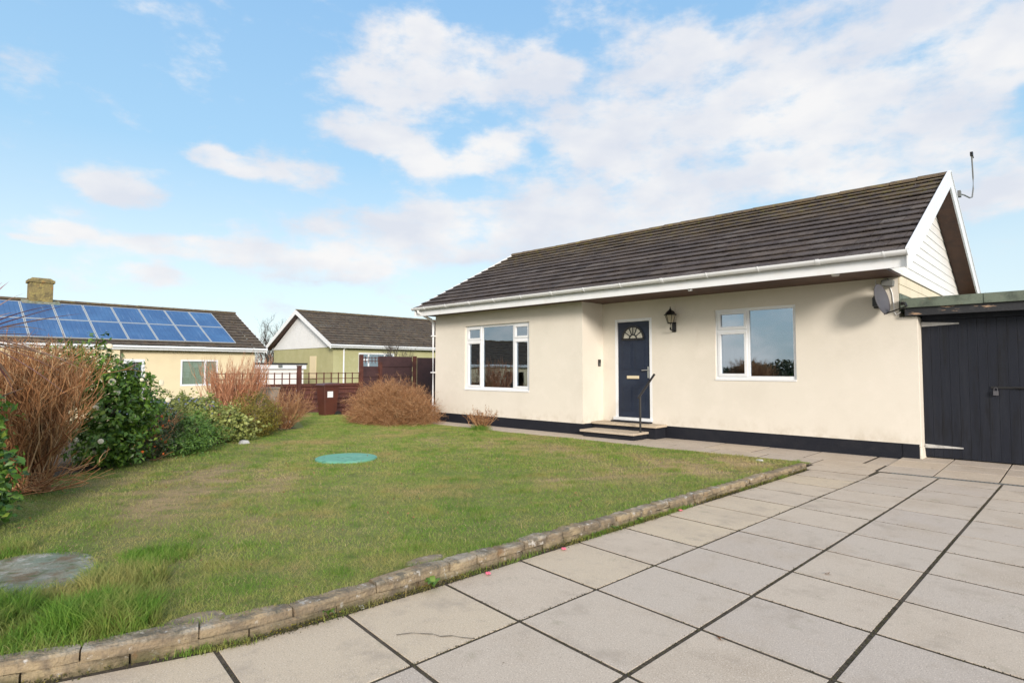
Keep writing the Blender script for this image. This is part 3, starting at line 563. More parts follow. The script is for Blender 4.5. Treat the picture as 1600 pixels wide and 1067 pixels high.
    l = MB(); l.box(cx-.16, cx+.14, yd-.028, yd-.015, 1.20, 1.265); l.box(cx-.15, cx+.13, yd-.032, yd-.0285, 1.207, 1.258); build(l, 'letterbox', 'brass', door, bevel=.003)
    hn = MB(); hn.box(X1-.055, X1-.02, yd-.012, yd, 1.22, 1.46); hn.tube([(X1-.037, yd-.01, 1.385), (X1-.037, yd-.05, 1.385), (X1-.06, yd-.055, 1.385), (X1-.17, yd-.052, 1.38)], .010, 8); build(hn, 'door_handle', 'metal', door)
    # room behind the front window
    rm = MB(); a, b, c, d, e, f2 = XL+.05, -8.3, YW+.14, 13.6, .1, 2.8
    rm.quad((a, d, e), (b, d, e), (b, d, f2), (a, d, f2)); rm.quad((a, c, e), (a, d, e), (a, d, f2), (a, c, f2)); rm.quad((b, c, e), (b, d, e), (b, d, f2), (b, c, f2)); rm.quad((a, c, f2), (b, c, f2), (b, d, f2), (a, d, f2))
    rm.quad((-7.6, 13.6, .1), (-2.2, 13.6, .1), (-2.2, 13.6, 2.8), (-7.6, 13.6, 2.8)); rm.quad((-7.7, 11.2, 2.8), (-2.2, 11.2, 2.8), (-2.2, 13.6, 2.8), (-7.7, 13.6, 2.8))
    build(rm, 'room_wall', 'inner', h)
    fo = MB(); fo.quad((a, c, e), (b, c, e), (b, d, e), (a, d, e)); fo.quad((-7.7, 11.1, e), (-2.2, 11.1, e), (-2.2, 13.6, e), (-7.7, 13.6, e)); build(fo, 'room_floor', 'carpet', h)
    def curtain(x0, x1, y, z0, z1, label):
        mb = MB(); n = 36; vs = []
        for i in range(n+1):
            x = x0+(x1-x0)*i/n; yy = y+.035*math.sin(i*1.25)
            vs += [(x, yy, z0), (x, yy, z1)]
        mb.add(vs, [(2*i, 2*i+2, 2*i+3, 2*i+1) for i in range(n)]); o = build(mb, 'curtain', 'curtain', base=(x0, y, z0)); s = o.modifiers.new('thickness', 'SOLIDIFY'); s.thickness = .006
        tag(o, label, 'curtain')
    curtain(-11.75, -11.33, YW+.3, .5, 2.55, 'cream curtain hanging inside the left pane of the three-part front window')
    curtain(-5.3, -4.92, YM+.28, .9, 2.6, 'pale curtain hanging inside the smaller window right of the door')
    for x, n in ((-12.0, 'left'), (-11.05, 'right')):
        t = thing('picture_frame', (x, 13.58, 1.9), f'{n} one of two dark framed pictures seen through the front window', 'picture', 'pictures on the back wall of the front room')
        mb = MB(); mb.box(x-.3, x+.3, 13.55, 13.585, 1.75, 1.8); mb.box(x-.3, x+.3, 13.55, 13.585, 2.2, 2.25); mb.box(x-.3, x-.25, 13.55, 13.585, 1.8, 2.2); mb.box(x+.25, x+.3, 13.55, 13.585, 1.8, 2.2); build(mb, 'frame', 'frame', t)
        mb = MB(); mb.box(x-.25, x+.25, 13.57, 13.58, 1.8, 2.2); build(mb, 'picture', 'sofa', t)
    t = thing('sofa', (-11, 11.8, .1), 'dark grey sofa with cushions behind the front window', 'sofa')
    mb = MB(); mb.box(-12.3, -9.7, 11.5, 12.3, .1, .55); build(mb, 'seat', 'sofa', t, bevel=.06); mb = MB(); mb.box(-12.3, -9.7, 11.35, 11.6, .3, 1.05); build(mb, 'backrest', 'sofa', t, bevel=.08)
    for x in (-11.5, -10.6): mb = MB(); mb.box(-.24, .24, -.07, .07, -.2, .2, Matrix.Translation((x, 11.75, .85)) @ Matrix.Rotation(.3, 4, 'X')); build(mb, 'cushion', 'inner', t, bevel=.06)
bungalow()
# ------------------------------------------------------------------ things on and by the bungalow
def front_things():
    t = thing('doorstep', (-7, 10.4, 0), 'pair of shallow stone entrance steps below the navy front door', 'steps')
    m = MB(); m.box(-7.78, -6.25, 10.54, 10.94, .0, .225); m.box(-7.66, -6.44, 10.03, 10.54, 0, .10); m.box(-7.5, -6.55, 10.80, 10.94, .27, .30); build_each(m, 'riser', 'plinth', t)
    m = MB(); m.box(-7.79, -6.21, 10.50, 10.945, .225, .27); m.box(-7.72, -6.40, 9.98, 10.545, .10, .142); build_each(m, 'tread', 'slab', t, bevel=.006)
    t = thing('handrail', (-6.47, 10.33, 0), 'short black metal handrail sloping up beside the entrance steps', 'handrail')
    m = MB(); m.tube([(-6.46, 10.33, 0), (-6.46, 10.33, .86)], .021, 12); m.box(-6.51, -6.41, 10.28, 10.38, 0, .012); build(m, 'post', 'black', t)
    m = MB(); m.tube([(-6.47, 10.28, .825), (-6.36, 10.72, 1.30)], .023, 12); build(m, 'rail', 'black', t)
    # wall lantern
    x, y = -6.03, 10.80; t = thing('wall_lantern', (x, 10.95, 2.26), 'black coach lantern on a bracket beside the front door', 'lantern')
    m = MB(); m.box(-6.06, -5.98, 10.92, 10.949, 2.16, 2.36); m.tube([(-6.02, 10.93, 2.2), (-6.02, 10.87, 2.18), (x, y, 2.22), (x, y, 2.33)], .011, 8); m.lathe([(.004, -.0), (.02, .02), (.012, .04), (.02, .06)], (x, y, 2.19), 10); build(m, 'bracket', 'black', t)
    m = MB(); m.lathe([(.05, 0), (.06, .012), (.055, .02)], (x, y, 2.325), 6, .26); m.lathe([(.128, 0), (.132, .012), (.105, .03), (.085, .065), (.05, .095), (.028, .105), (.024, .125), (.008, .135), (.012, .15), (.004, .175)], (x, y, 2.495), 6, .26)
    for k in range(6):
        a = .26+k*math.pi/3; m.tube([(x+.055*math.cos(a), y+.055*math.sin(a), 2.34), (x+.105*math.cos(a), y+.105*math.sin(a), 2.5)], .006, 5)
    build(m, 'cage', 'black', t); m = MB(); m.lathe([(.048, 0), (.098, .155)], (x, y, 2.343), 6, .26); build(m, 'lantern_glass', 'lampglass', t)
    m = MB(); m.tube([(-6.0, 10.945, 2.36), (-6.0, 10.945, 2.87)], .006, 6); build(m, 'cable', 'render', t)
    t = thing('video_doorbell', (-7.79, 10.8, 1.52), 'small dark doorbell on the return wall left of the door', 'doorbell')
    m = MB(); m.box(-7.799, -7.77, 10.76, 10.84, 1.47, 1.62); build(m, 'housing', 'black', t, bevel=.008); m = MB(); m.box(-7.769, -7.764, 10.775, 10.825, 1.48, 1.54); build(m, 'button', 'grey', t, bevel=.003)
    # satellite dish
    c = Vector((-2.27, 10.66, 2.50)); n = Vector((.95, -.20, .20)).normalized(); u = n.cross(Vector((0, 0, 1))).normalized(); v = u.cross(n)
    t = thing('satellite_dish', (-2.35, 10.95, 2.4), 'grey satellite dish mounted high on the right end of the front wall', 'satellite dish')
    m = MB(); vs = []; fs = []; K = 8; S = 28
    for i in range(K+1):
        r = i/K
        for k in range(S): a = 2*math.pi*k/S; vs.append(c+u*(.225*r*math.cos(a))+v*(.245*r*math.sin(a))+n*(.055*(r*r-1)))
    fs = [(i*S+k, i*S+(k+1) % S, (i+1)*S+(k+1) % S, (i+1)*S+k) for i in range(K) for k in range(S)]
    m.add(vs, fs); o = build(m, 'reflector', 'dish', t, smooth=True); s = o.modifiers.new('thickness', 'SOLIDIFY'); s.thickness = .008
    m = MB(); b = c-v*.24; e = b+n*.30+v*.03+u*.0; m.tube([b-n*.03, e], .010, 6); build(m, 'feed_arm', 'black', t); m = MB(); m.tube([e+v*.0, e+v*.05-n*.01, e+v*.06-n*.06], [.018, .024, .03], 8); build(m, 'receiver_head', 'black', t)
    m = MB(); m.box(-2.44, -2.36, 10.86, 10.949, 2.38, 2.58); m.tube([(-2.40, 10.88, 2.47), (-2.36, 10.74, 2.47)], .025, 8); m.box(-2.42, -2.33, 10.70, 10.76, 2.40, 2.54); build(m, 'wall_bracket', 'black', t)
    m = MB(); m.tube([(-2.42, 10.94, 2.85), (-2.43, 10.94, 2.6), (-2.42, 10.93, 2.5)], .006, 6); m.tube([(-2.22, 10.94, 2.72), (-2.19, 10.94, 2.6), (-2.17, 10.94, 2.3), (-2.14, 10.93, 2.26), (-2.08, 10.9, 2.3)], .007, 6); build(m, 'cable', 'white', t)
    t = thing('flood_light', (-2.28, 10.95, 2.72), 'small grey box light under the eaves above the satellite dish', 'light')
    m = MB(); m.box(-.085, .085, -.05, .05, -.05, .05, Matrix.Translation((-2.24, 10.89, 2.77)) @ Matrix.Rotation(.12, 4, 'Y')); build(m, 'housing', 'grey', t, bevel=.012); m = MB(); m.tube([(-2.24, 10.95, 2.83), (-2.24, 10.9, 2.83)], .012, 6); build(m, 'bracket', 'grey', t)
    t = thing('security_light', (-2.75, 9.9, 2.86), 'tiny white spot fitting recessed under the roof overhang', 'light')
    m = MB(); m.lathe([(.05, 0), (.06, .02), (.06, .028)], (-2.75, 10.0, 2.84), 14); build(m, 'housing', 'white', t)
    t = thing('eaves_sensor', (-5.3, 9.8, 2.8), 'small white sensor block under the fascia left of the smaller window', 'sensor')
    m = MB(); m.box(-5.08, -5.02, 9.735, 9.80, 2.80, 2.868); build(m, 'housing', 'white', t, bevel=.005); m = MB(); m.box(-5.07, -5.03, 9.728, 9.734, 2.81, 2.84); build(m, 'lens', 'grey', t)
    # aerial on the gable
    t = thing('aerial', (-1.72, 14.43, 5.03), 'thin bent television aerial mast on the right gable of the bungalow', 'aerial')
    m = MB(); X = -1.70; m.tube([(X, 14.45, 4.86), (X+.02, 14.9, 4.93), (X+.03, 15.6, 5.02), (X+.03, 16.0, 5.12), (X+.03, 16.22, 5.35), (X+.03, 16.27, 5.6), (X+.03, 16.16, 6.15)], .014, 8); m.box(X-.03, X+.02, 14.38, 14.5, 4.8, 4.92); build(m, 'mast', 'grey', t)
    m = MB(); m.tube([(X+.03, 16.08, 6.12), (X+.03, 16.45, 6.10)], .012, 6); m.box(X+.005, X+.055, 16.12, 16.22, 6.07, 6.15); build(m, 'head', 'black', t)
front_things()
# ------------------------------------------------------------------ garage
def garage():
    t = thing('garage', (0, 11.3, 0), 'flat-roofed lean-to garage with black painted board doors right of the bungalow', 'garage')
    m = MB(); m.box(-2.05, 4.2, 10.83, 16.9, 2.36, 2.5); m.box(-2.06, -1.05, 10.81, 10.829, 2.355, 2.495); m.box(-1.04, .1, 10.812, 10.829, 2.357, 2.498); m.box(.11, 4.2, 10.81, 10.829, 2.355, 2.495); roof = build(m, 'roof', 'felt', t)
    m = MB(); m.box(-2.02, 4.2, 10.86, 10.9, 2.23, 2.354); build(m, 'fascia', 'gfascia', roof, bevel=.004)
    m = MB(); m.box(-1.85, 4.2, 11.16, 11.30, 2.17, 2.355); m.box(4.05, 4.2, 10.9, 16.9, 0, 2.35); m.box(-2.1, 4.2, 16.8, 16.9, 0, 2.35); build(m, 'frame', 'gwood', t)
    xs = -1.865
    for name, x0, x1 in (('door', -1.862, -.43), ('door', -.425, 1.0)):
        m = MB(); x = x0
        while x < x1-.02:
            w = min(.115, x1-x); j = random.uniform(-.0015, .0015); m.box(x+.001, x+w-.001, 11.195+j, 11.225+j, .045, 2.165, a=None); x += w
        d = build(m, 'door', 'gwood', t, bevel=.0015)
        back = MB(); back.box(x0, x1, 11.226, 11.24, .05, 2.16); build(back, 'ledge', 'gwood', d)
        hg = MB(); sx = x0+.0 if x0 < -1 else x1; sg = 1 if x0 < -1 else -1
        for z, zz in ((.19, .225), (2.08, 2.13)):
            vs = [(sx, 11.182, z-.01), (sx+sg*.48, 11.182, z+.012), (sx+sg*.48, 11.192, z+.012), (sx, 11.192, z-.01), (sx, 11.182, zz+.015), (sx+sg*.48, 11.182, z+.03), (sx+sg*.48, 11.192, z+.03), (sx, 11.192, zz+.015)]
            hg.hexa(vs if sg > 0 else vs[::1])
        build_each(hg, 'hinge', 'stone', d)
    m = MB(); m.box(-1.03, -.42, 11.178, 11.19, 1.12, 1.15); m.tube([(-.75, 11.16, 1.135), (-.6, 11.16, 1.135)], .012, 6); build(m, 'bolt', 'black', t)
    k = MB(); k.box(-1.005, -.945, 11.14, 11.175, 1.02, 1.085); k.tube([(-.995, 11.158, 1.08), (-.995, 11.158, 1.12), (-.975, 11.158, 1.135), (-.955, 11.158, 1.12), (-.955, 11.158, 1.08)], .006, 6)
    tag(build(k, 'padlock', 'dish', base=(-.975, 11.16, 1.02), bevel=.004), 'grey padlock hanging on the black garage doors', 'padlock')
garage()
# ------------------------------------------------------------------ vegetation helpers
def tubes_np(P, Rr, att, sides=3):
    """P: (N,K,3) polylines; Rr: (N,K)"""
    N, K, _ = P.shape; D = np.gradient(P, axis=1); D /= np.linalg.norm(D, axis=2, keepdims=True)+1e-9
    ref = np.where(np.abs(D[..., 2:3]) > .9, np.array([1., 0, 0]), np.array([0, 0, 1.])); U = np.cross(D, ref); U /= np.linalg.norm(U, axis=2, keepdims=True)+1e-9; W = np.cross(D, U)
    ang = np.arange(sides)*2*np.pi/sides
    V = P[:, :, None, :]+Rr[:, :, None, None]*(U[:, :, None, :]*np.cos(ang)[None, None, :, None]+W[:, :, None, :]*np.sin(ang)[None, None, :, None])
    base = (np.arange(N)*K*sides)[:, None, None]+(np.arange(K-1)*sides)[None, :, None]; k = np.arange(sides)[None, None, :]; k2 = (k+1) % sides
    Q = np.stack([base+k, base+k2, base+sides+k2, base+sides+k], -1).reshape(-1, 4)
    A = np.repeat(att, K*sides); return V.reshape(-1, 3), Q, A
def unit(v): return v/(np.linalg.norm(v, axis=-1, keepdims=True)+1e-9)
def grow(starts, ends, K=6, wob=.06, r0=.008, r1=.002, sag=0):
    n = len(starts); t = np.linspace(0, 1, K)[None, :, None]; P = starts[:, None, :]*(1-t)+ends[:, None, :]*t
    L = np.linalg.norm(ends-starts, axis=1)[:, None, None]; w = rng.normal(0, 1, (n, 1, 3))*np.sin(t*np.pi)+rng.normal(0, .5, (n, K, 3))*np.minimum(t*2, 1)
    P = P+w*wob*L; P[..., 2] -= (sag*L*t*t)[..., 0]
    rr = np.linspace(1, 0, K)[None, :]; s = rng.uniform(.7, 1.3, (n, 1)); return P, (r1+(r0-r1)*rr)*s
def side_twigs(P, per, length, spread, r0, r1, K=4, upb=.3, tmin=.35, wob=.06):
    N, KK, _ = P.shape; i = np.repeat(np.arange(N), per); t = rng.uniform(tmin, 1, len(i)); f = t*(KK-1); a = np.minimum(f.astype(int), KK-2); fr = (f-a)[:, None]
    s = P[i, a]*(1-fr)+P[i, a+1]*fr; d = unit(P[i, a+1]-P[i, a]); d = unit(d+rng.normal(0, spread, d.shape)+np.array([0, 0, upb])); e = s+d*length*rng.uniform(.4, 1.2, (len(i), 1))
    return grow(s, e, K, wob, r0, r1)
def twig_obj(parent, name, m, sets, sides=3):
    Vs = []; Qs = []; As = []; o = 0
    for P, Rr in sets:
        V, Q, A = tubes_np(P, Rr, np.clip(rng.normal(.5, .25, len(P)), 0, 1), sides); Vs.append(V); Qs.append(Q+o); As.append(A); o += len(V)
    return npmesh(name, np.concatenate(Vs), np.concatenate(Qs), att=np.concatenate(As), m=m, parent=parent)
def leaves_np(C, Nrm, size, att, aspect=.5, fold=.18):
    """pointed, slightly folded leaves at C with normals Nrm"""
    n = len(C); a = unit(np.cross(Nrm, rng.normal(0, 1, (n, 3)))); b = unit(np.cross(Nrm, a)); L = (size*rng.uniform(.6, 1.25, n))[:, None]; W = L*aspect; Nn = unit(Nrm)
    V = np.stack([C-a*L*.5, C-b*W*.5+Nn*W*fold-a*L*.05, C+a*L*.5-Nn*L*.12, C+b*W*.5+Nn*W*fold-a*L*.05, C+a*L*.02], 1)
    o = (np.arange(n)*5)[:, None]; T = np.concatenate([o+np.array([[0, 1, 4]]), o+np.array([[1, 2, 4]]), o+np.array([[2, 3, 4]]), o+np.array([[3, 0, 4]])]); return V.reshape(-1, 3), T, np.repeat(att, 5)
def crown_pts(n, c, r, seed=0, lump=.28, inner=.45, zmin=None):
    d = unit(rng.normal(0, 1, (n, 3))); q = 1+lump*(np.sin(d[:, 0]*5+seed)*np.cos(d[:, 1]*6-seed)+.6*np.sin(d[:, 2]*9+d[:, 0]*7+seed*2)+.4*np.sin(d[:, 1]*15+d[:, 2]*11))
    rad = q*(inner+(1-inner)*rng.uniform(0, 1, n)**.45); P = np.array(c)+d*rad[:, None]*np.array(r)
    if zmin is not None:
        k = P[:, 2] > zmin; P = P[k]; d = d[k]
    return P, d
def leaf_shrub(name, loc, blobs, n, size, m, label, cat, group=None, aspect=.5, inner=.45, lump=.28, stems=14, flowers=None, zmin=.04, part='foliage', stem_m='bark'):
    th = thing(name, loc, label, cat, group); Vs = []; Ts = []; As = []; o = 0; tot = sum(b[3]*b[4]*b[5] for b in blobs); allP = []
    for bi, b in enumerate(blobs):
        P, d = crown_pts(int(n*b[3]*b[4]*b[5]/tot), b[:3], b[3:6], bi*1.7+loc[0], lump, inner, zmin); nr = unit(d*.7+rng.normal(0, .55, d.shape)+np.array([.0, 0, .55]))
        clump = .5+.5*noise2(P[:, 0]*2+P[:, 2]*3, P[:, 1]*2-P[:, 2], 2.4, bi); att = np.clip(.22+.38*clump+rng.normal(0, .17, len(P)), 0, 1)
        V, T, A = leaves_np(P, nr, size, att, aspect); Vs.append(V); Ts.append(T+o); As.append(A); o += len(V); allP.append((P, d))
    npmesh(part, np.concatenate(Vs), tris=np.concatenate(Ts), att=np.concatenate(As), m=m, parent=th)
    P = np.concatenate([p for p, _ in allP]); D = np.concatenate([d for _, d in allP])
    e = P[rng.integers(0, len(P), stems)]; s = np.array(loc)+rng.normal(0, .08, (stems, 3))*np.array([1, 1, 0]); g = grow(s, e, 6, .06, .014, .004); sets = [g, side_twigs(g[0], 5, .25, .6, .005, .002)]
    twig_obj(th, 'stem', stem_m, sets, 4)
    if flowers:
        fm, cnt, fs, facing = flowers; pr = P @ facing; k = 0; idx = rng.permutation(np.nonzero((pr > np.percentile(pr, 62)) & (D @ facing > .1))[0])
        for i in idx:
            if k >= cnt: break
            if P[i][2] < .12: continue
            mb = MB(); p = Vector(P[i]+facing*fs*1.2+D[i]*fs*.5); rr = fs*random.uniform(.6, 1.15)
            pr3 = [(rr*.25, -rr*.35), (rr*.95, -rr*.12), (rr*.98, rr*.08), (rr*.7, rr*.30), (rr*.62, rr*.22), (rr*.4, rr*.42), (rr*.1, rr*.36)]
            mb.lathe(pr3, (0, 0, 0), 8, k*.5); q = Vector(facing+.5*D[i]).to_track_quat('Z', 'Y'); mb.v = [tuple(p+q @ Vector(v)) for v in mb.v]; build(mb, 'flower', fm, th, smooth=False); k += 1
    return th
def twig_shrub(name, loc, n, target, m, label, cat, base_r=.15, group=None, r0=.010, per=6, sl=.3, per2=3, sl2=.12, spread=.35, leaf=None, wob=.05, upb=.3, tmin=.3):
    """target(n) -> end points of the main stems"""
    th = thing(name, loc, label, cat, group); e = target(n); ang = rng.uniform(0, 2*np.pi, n); s = np.array(loc)+np.stack([np.cos(ang), np.sin(ang), 0*ang], 1)*base_r*np.sqrt(rng.uniform(0, 1, n))[:, None]
    g = grow(s, e, 7, wob, r0, .003); sets = [g]
    if per: g2 = side_twigs(g[0], per, sl, spread, r0*.42, .0016, 4, upb, tmin); sets.append(g2)
    if per and per2: g3 = side_twigs(g2[0], per2, sl2, spread*1.2, r0*.24, .0011, 3, upb, .3); sets.append(g3)
    twig_obj(th, 'branch', m, sets)
    if leaf:
        lm, cnt, sz = leaf; src = sets[-1][0].reshape(-1, 3); C = src[rng.integers(0, len(src), cnt)]+rng.normal(0, .012, (cnt, 3)); V, T, A = leaves_np(C, unit(rng.normal(0, 1, (cnt, 3))+np.array([0, 0, .4])), sz, rng.uniform(0, 1, cnt)); npmesh('foliage', V, tris=T, att=A, m=lm, parent=th)
    return th
FC = np.array([.95, -.2, .2])
def dome(c, r, zs=1, front=None):
    def f(n):
        d = unit(rng.normal(0, 1, (n, 3))); d[:, 2] = np.abs(d[:, 2])*1.0-.12; d = unit(d); return np.array(c)+d*np.array(r)*rng.uniform(.72, 1.02, (n, 1))
    return f
def shrubs():
    # far left glossy laurel, partly out of frame
    leaf_shrub('camellia', (-6.95, .42, .05), [(-6.95, .36, .98, .42, .30, .40), (-6.9, .40, .5, .42, .32, .45), (-6.95, .38, .25, .4, .33, .25)], 5200, .085, 'leafbright', 'dense light green broad-leaved shrub at the far left edge of the lawn', 'shrub', inner=.5, lump=.36)
    # tall bare brown fan
    def fan(n):
        a = rng.uniform(-1.15, .95, n); l = rng.uniform(.72, 1.0, n); ax = np.array([-.35, .94, 0]); dep = np.array([-.94, -.35, 0])
        u = np.sin(a)*.80*l-.10; z = .25+1.33*np.cos(a*.7)**.6*l; return np.array((-8.7, 1.0, 0))+ax*u[:, None]*.9+dep*rng.normal(0, .32, n)[:, None]+np.array([0, 0, 1])*z[:, None]
    twig_shrub('bare_shrub', (-8.65, 1.0, .05), 300, fan, 'twig', 'tall leafless shrub of dense red-brown stems fanning out beside the camellia', 'shrub', base_r=.24, r0=.011, per=10, sl=.30, per2=5, sl2=.15, spread=.30, upb=.25, tmin=.25)
    def low(n): return np.array((-8.1, 1.15, .1))+np.stack([rng.uniform(-.4, .35, n), rng.uniform(-.3, .5, n), rng.uniform(.02, .3, n)], 1)
    twig_shrub('dead_brush', (-8.45, 1.0, .05), 30, low, 'twig', 'low tangle of dead twigs lying below the tall bare shrub', 'twigs', base_r=.3, r0=.007, per=4, sl=.2, per2=0)
    leaf_shrub('camellia', (-10.2, 2.0, .05), [(-10.25, 1.9, 1.3, .5, .42, .46), (-10.1, 2.15, .8, .62, .5, .6), (-9.95, 2.05, .35, .6, .45, .35), (-10.5, 1.6, 1.45, .38, .3, .33), (-10.1, 2.4, 1.0, .42, .32, .45)], 9000, .085, 'leaf', 'tall glossy dark green camellia with cream flowers next to the bare shrub', 'shrub', inner=.55, lump=.36, flowers=('petal', 20, .044, FC))
    leaf_shrub('berry_shrub', (-10.5, 2.65, .05), [(-10.6, 2.75, .40, .5, .36, .36), (-10.3, 2.5, .22, .5, .36, .26), (-11.1, 3.1, .45, .4, .3, .34)], 5600, .042, 'leafdark', 'dark straggly shrub with orange berries between camellia and green bush', 'shrub', inner=.3, flowers=('orange', 24, .02, FC), lump=.45, stems=40, stem_m='twig')
    leaf_shrub('green_bush', (-10.8, 3.35, .05), [(-10.9, 3.45, .30, .55, .42, .34), (-10.5, 3.15, .18, .45, .35, .22)], 7500, .045, 'leafgreen', 'low spreading mid green bush at the lawn edge before the sedum', 'shrub', inner=.45, lump=.36)
    leaf_shrub('sedum', (-12.1, 4.1, .05), [(-12.15, 4.0, .50, .52, .45, .40), (-11.8, 4.35, .30, .5, .42, .34), (-12.6, 3.7, .58, .45, .4, .34)], 5600, .062, 'leafyel', 'pale yellow-green clumping plant left of the olive domed bush', 'shrub', inner=.6, lump=.42, aspect=.85)
    leaf_shrub('domed_bush', (-12.5, 5.15, .05), [(-12.55, 5.15, .42, .58, .54, .52), (-12.3, 5.0, .3, .5, .46, .36)], 11000, .036, 'leafolive', 'rounded olive and rust bush between the sedum and the bare twigs', 'shrub', inner=.55, lump=.16)
    twig_shrub('red_stem_shrub', (-15.2, 5.7, 0), 120, lambda n: np.array((-15.2, 5.8, 0))+np.stack([rng.uniform(-.4, .4, n), rng.uniform(-.85, .8, n), rng.uniform(1.05, 1.5, n)], 1), 'twigred', 'upright coral-stemmed shrub standing before the brown lattice fence', 'shrub', base_r=.25, r0=.012, per=8, sl=.36, per2=3, sl2=.15, spread=.12, upb=.9)
    twig_shrub('bare_shrub', (-13.2, 6.15, .05), 80, lambda n: np.array((-13.2, 6.15, .05))+np.stack([rng.uniform(-.55, .4, n), rng.uniform(-.42, .55, n), rng.uniform(.3, .82, n)], 1), 'twig2', 'loose leafless tan shrub at the end of the border near the bin', 'shrub', base_r=.12, r0=.008, per=7, sl=.25, per2=4, sl2=.1, spread=.4)
    leaf_shrub('dead_bush', (-13.3, 5.85, .05), [(-13.35, 5.85, .33, .38, .34, .38)], 2600, .03, 'leafdead', 'faded brown bush squeezed between the olive dome and the tan shrub', 'shrub', inner=.3, stems=30, stem_m='twig2')
    twig_shrub('spirea_dome', (-13.1, 8.98, 0), 900, dome((-13.1, 8.98, .12), (1.5, 1.15, 1.02)), 'twig2', 'wide clipped dome of fine orange-brown twigs beside the bungalow corner', 'shrub', base_r=.45, r0=.006, per=10, sl=.22, per2=7, sl2=.11, spread=.95, leaf=('leafdead', 14000, .024), upb=.0, wob=.09)
    twig_shrub('small_shrub', (-9.95, 9.25, 0), 46, lambda n: np.array((-9.95, 9.25, .0))+np.stack([rng.uniform(-.32, .3, n), rng.uniform(-.25, .25, n), rng.uniform(.25, .47, n)], 1), 'twig2', 'small leafless red-brown shrub in front of the large front window', 'shrub', base_r=.05, r0=.010, per=6, sl=.13, per2=3, sl2=.05, spread=.6, leaf=('leafdead', 700, .026))
shrubs()
joint_moss()
def tree(loc, h, r, label, spread=.35, n=9, up=.45, group=None):
    th = thing('bare_tree', loc, label, 'tree', group); t = MB(); top = (loc[0]+r*.1, loc[1], loc[2]+h*.45); t.tube([loc, (loc[0]+.05, loc[1], loc[2]+h*.2), top], [h*.028, h*.022, h*.016], 8); build(t, 'trunk', 'bark', th)
    s = np.array([[loc[0]+.05, loc[1], loc[2]+h*f] for f in rng.uniform(.18, .45, n)]); a = rng.uniform(0, 2*np.pi, n)
    e = s+np.stack([np.cos(a)*r*rng.uniform(.4, .95, n), np.sin(a)*r*rng.uniform(.4, .95, n), h*rng.uniform(.3, .55, n)], 1); g = grow(s, e, 8, .05, h*.012, h*.003)
    g2 = side_twigs(g[0], 9, h*.26, .5, h*.0042, h*.0012, 5, up, .3); g3 = side_twigs(g2[0], 8, h*.13, .55, h*.0016, h*.0006, 4, up*.8, .25); g4 = side_twigs(g3[0], 3, h*.06, .6, h*.0008, h*.0004, 3, up*.5, .3)
    twig_obj(th, 'crown', 'bark', [g, g2, g3, g4])
tree((-38, 16.5, -.6), 4.6, 2.0, 'leafless grey tree rising between the solar-panelled house and the green house', n=12)
tree((-20.6, 14.3, -.4), 2.9, .8, 'small bare sapling in front of the green house beside the bungalow corner', n=6, up=.7)
tree((-4.2, 60, -.3), 7.2, 2.6, 'distant bare tree just showing above the garage roof beside the bungalow gable', n=12, group=None)
tree((-.9, 62, -.3), 7.4, 3.0, 'distant bare tree showing above the garage roof at the right edge', n=12, group=None)
# ------------------------------------------------------------------ cordyline at the left edge
def cordyline():
    c = np.array([-4.29, .22, 1.57]); th = thing('cordyline', (c[0], c[1], .1), 'purple-leaved cordyline reaching long narrow blades in from the left edge', 'plant')
    t = MB(); t.tube([(c[0], c[1], 0), (c[0]+.02, c[1], .8), tuple(c)], [.05, .04, .035], 10); build(t, 'trunk', 'bark', th)
    V = []; Q = []; A = []; o = 0
    for i in range(64):
        a = rng.uniform(0, 2*np.pi); el = rng.uniform(-.35, 1.2); d = np.array([math.cos(a)*math.cos(el), math.sin(a)*math.cos(el), math.sin(el)]); L = rng.uniform(.42, .62); K = 8; sd = unit(np.cross(d, [0, 0, 1])); w = rng.uniform(.009, .017)
        att = rng.uniform(0, 1); n2 = unit(np.cross(sd, d)); ds = rng.uniform(.05, .35)
        for k in range(K+1):
            s = k/K; p = c+d*L*s-np.array([0, 0, 1])*ds*L*s*s; ww = w*(1-s**2.2)*(.5+1.6*s if s < .3 else 1)+.0006
            V += [p-sd*ww+n2*ww*.4, p, p+sd*ww+n2*ww*.4]; A += [att]*3
            if k < K: Q += [(o+3*k, o+3*k+1, o+3*k+4, o+3*k+3), (o+3*k+1, o+3*k+2, o+3*k+5, o+3*k+4)]
        o += 3*(K+1)
    npmesh('foliage', V, Q, att=A, m='cord', parent=th)
cordyline()
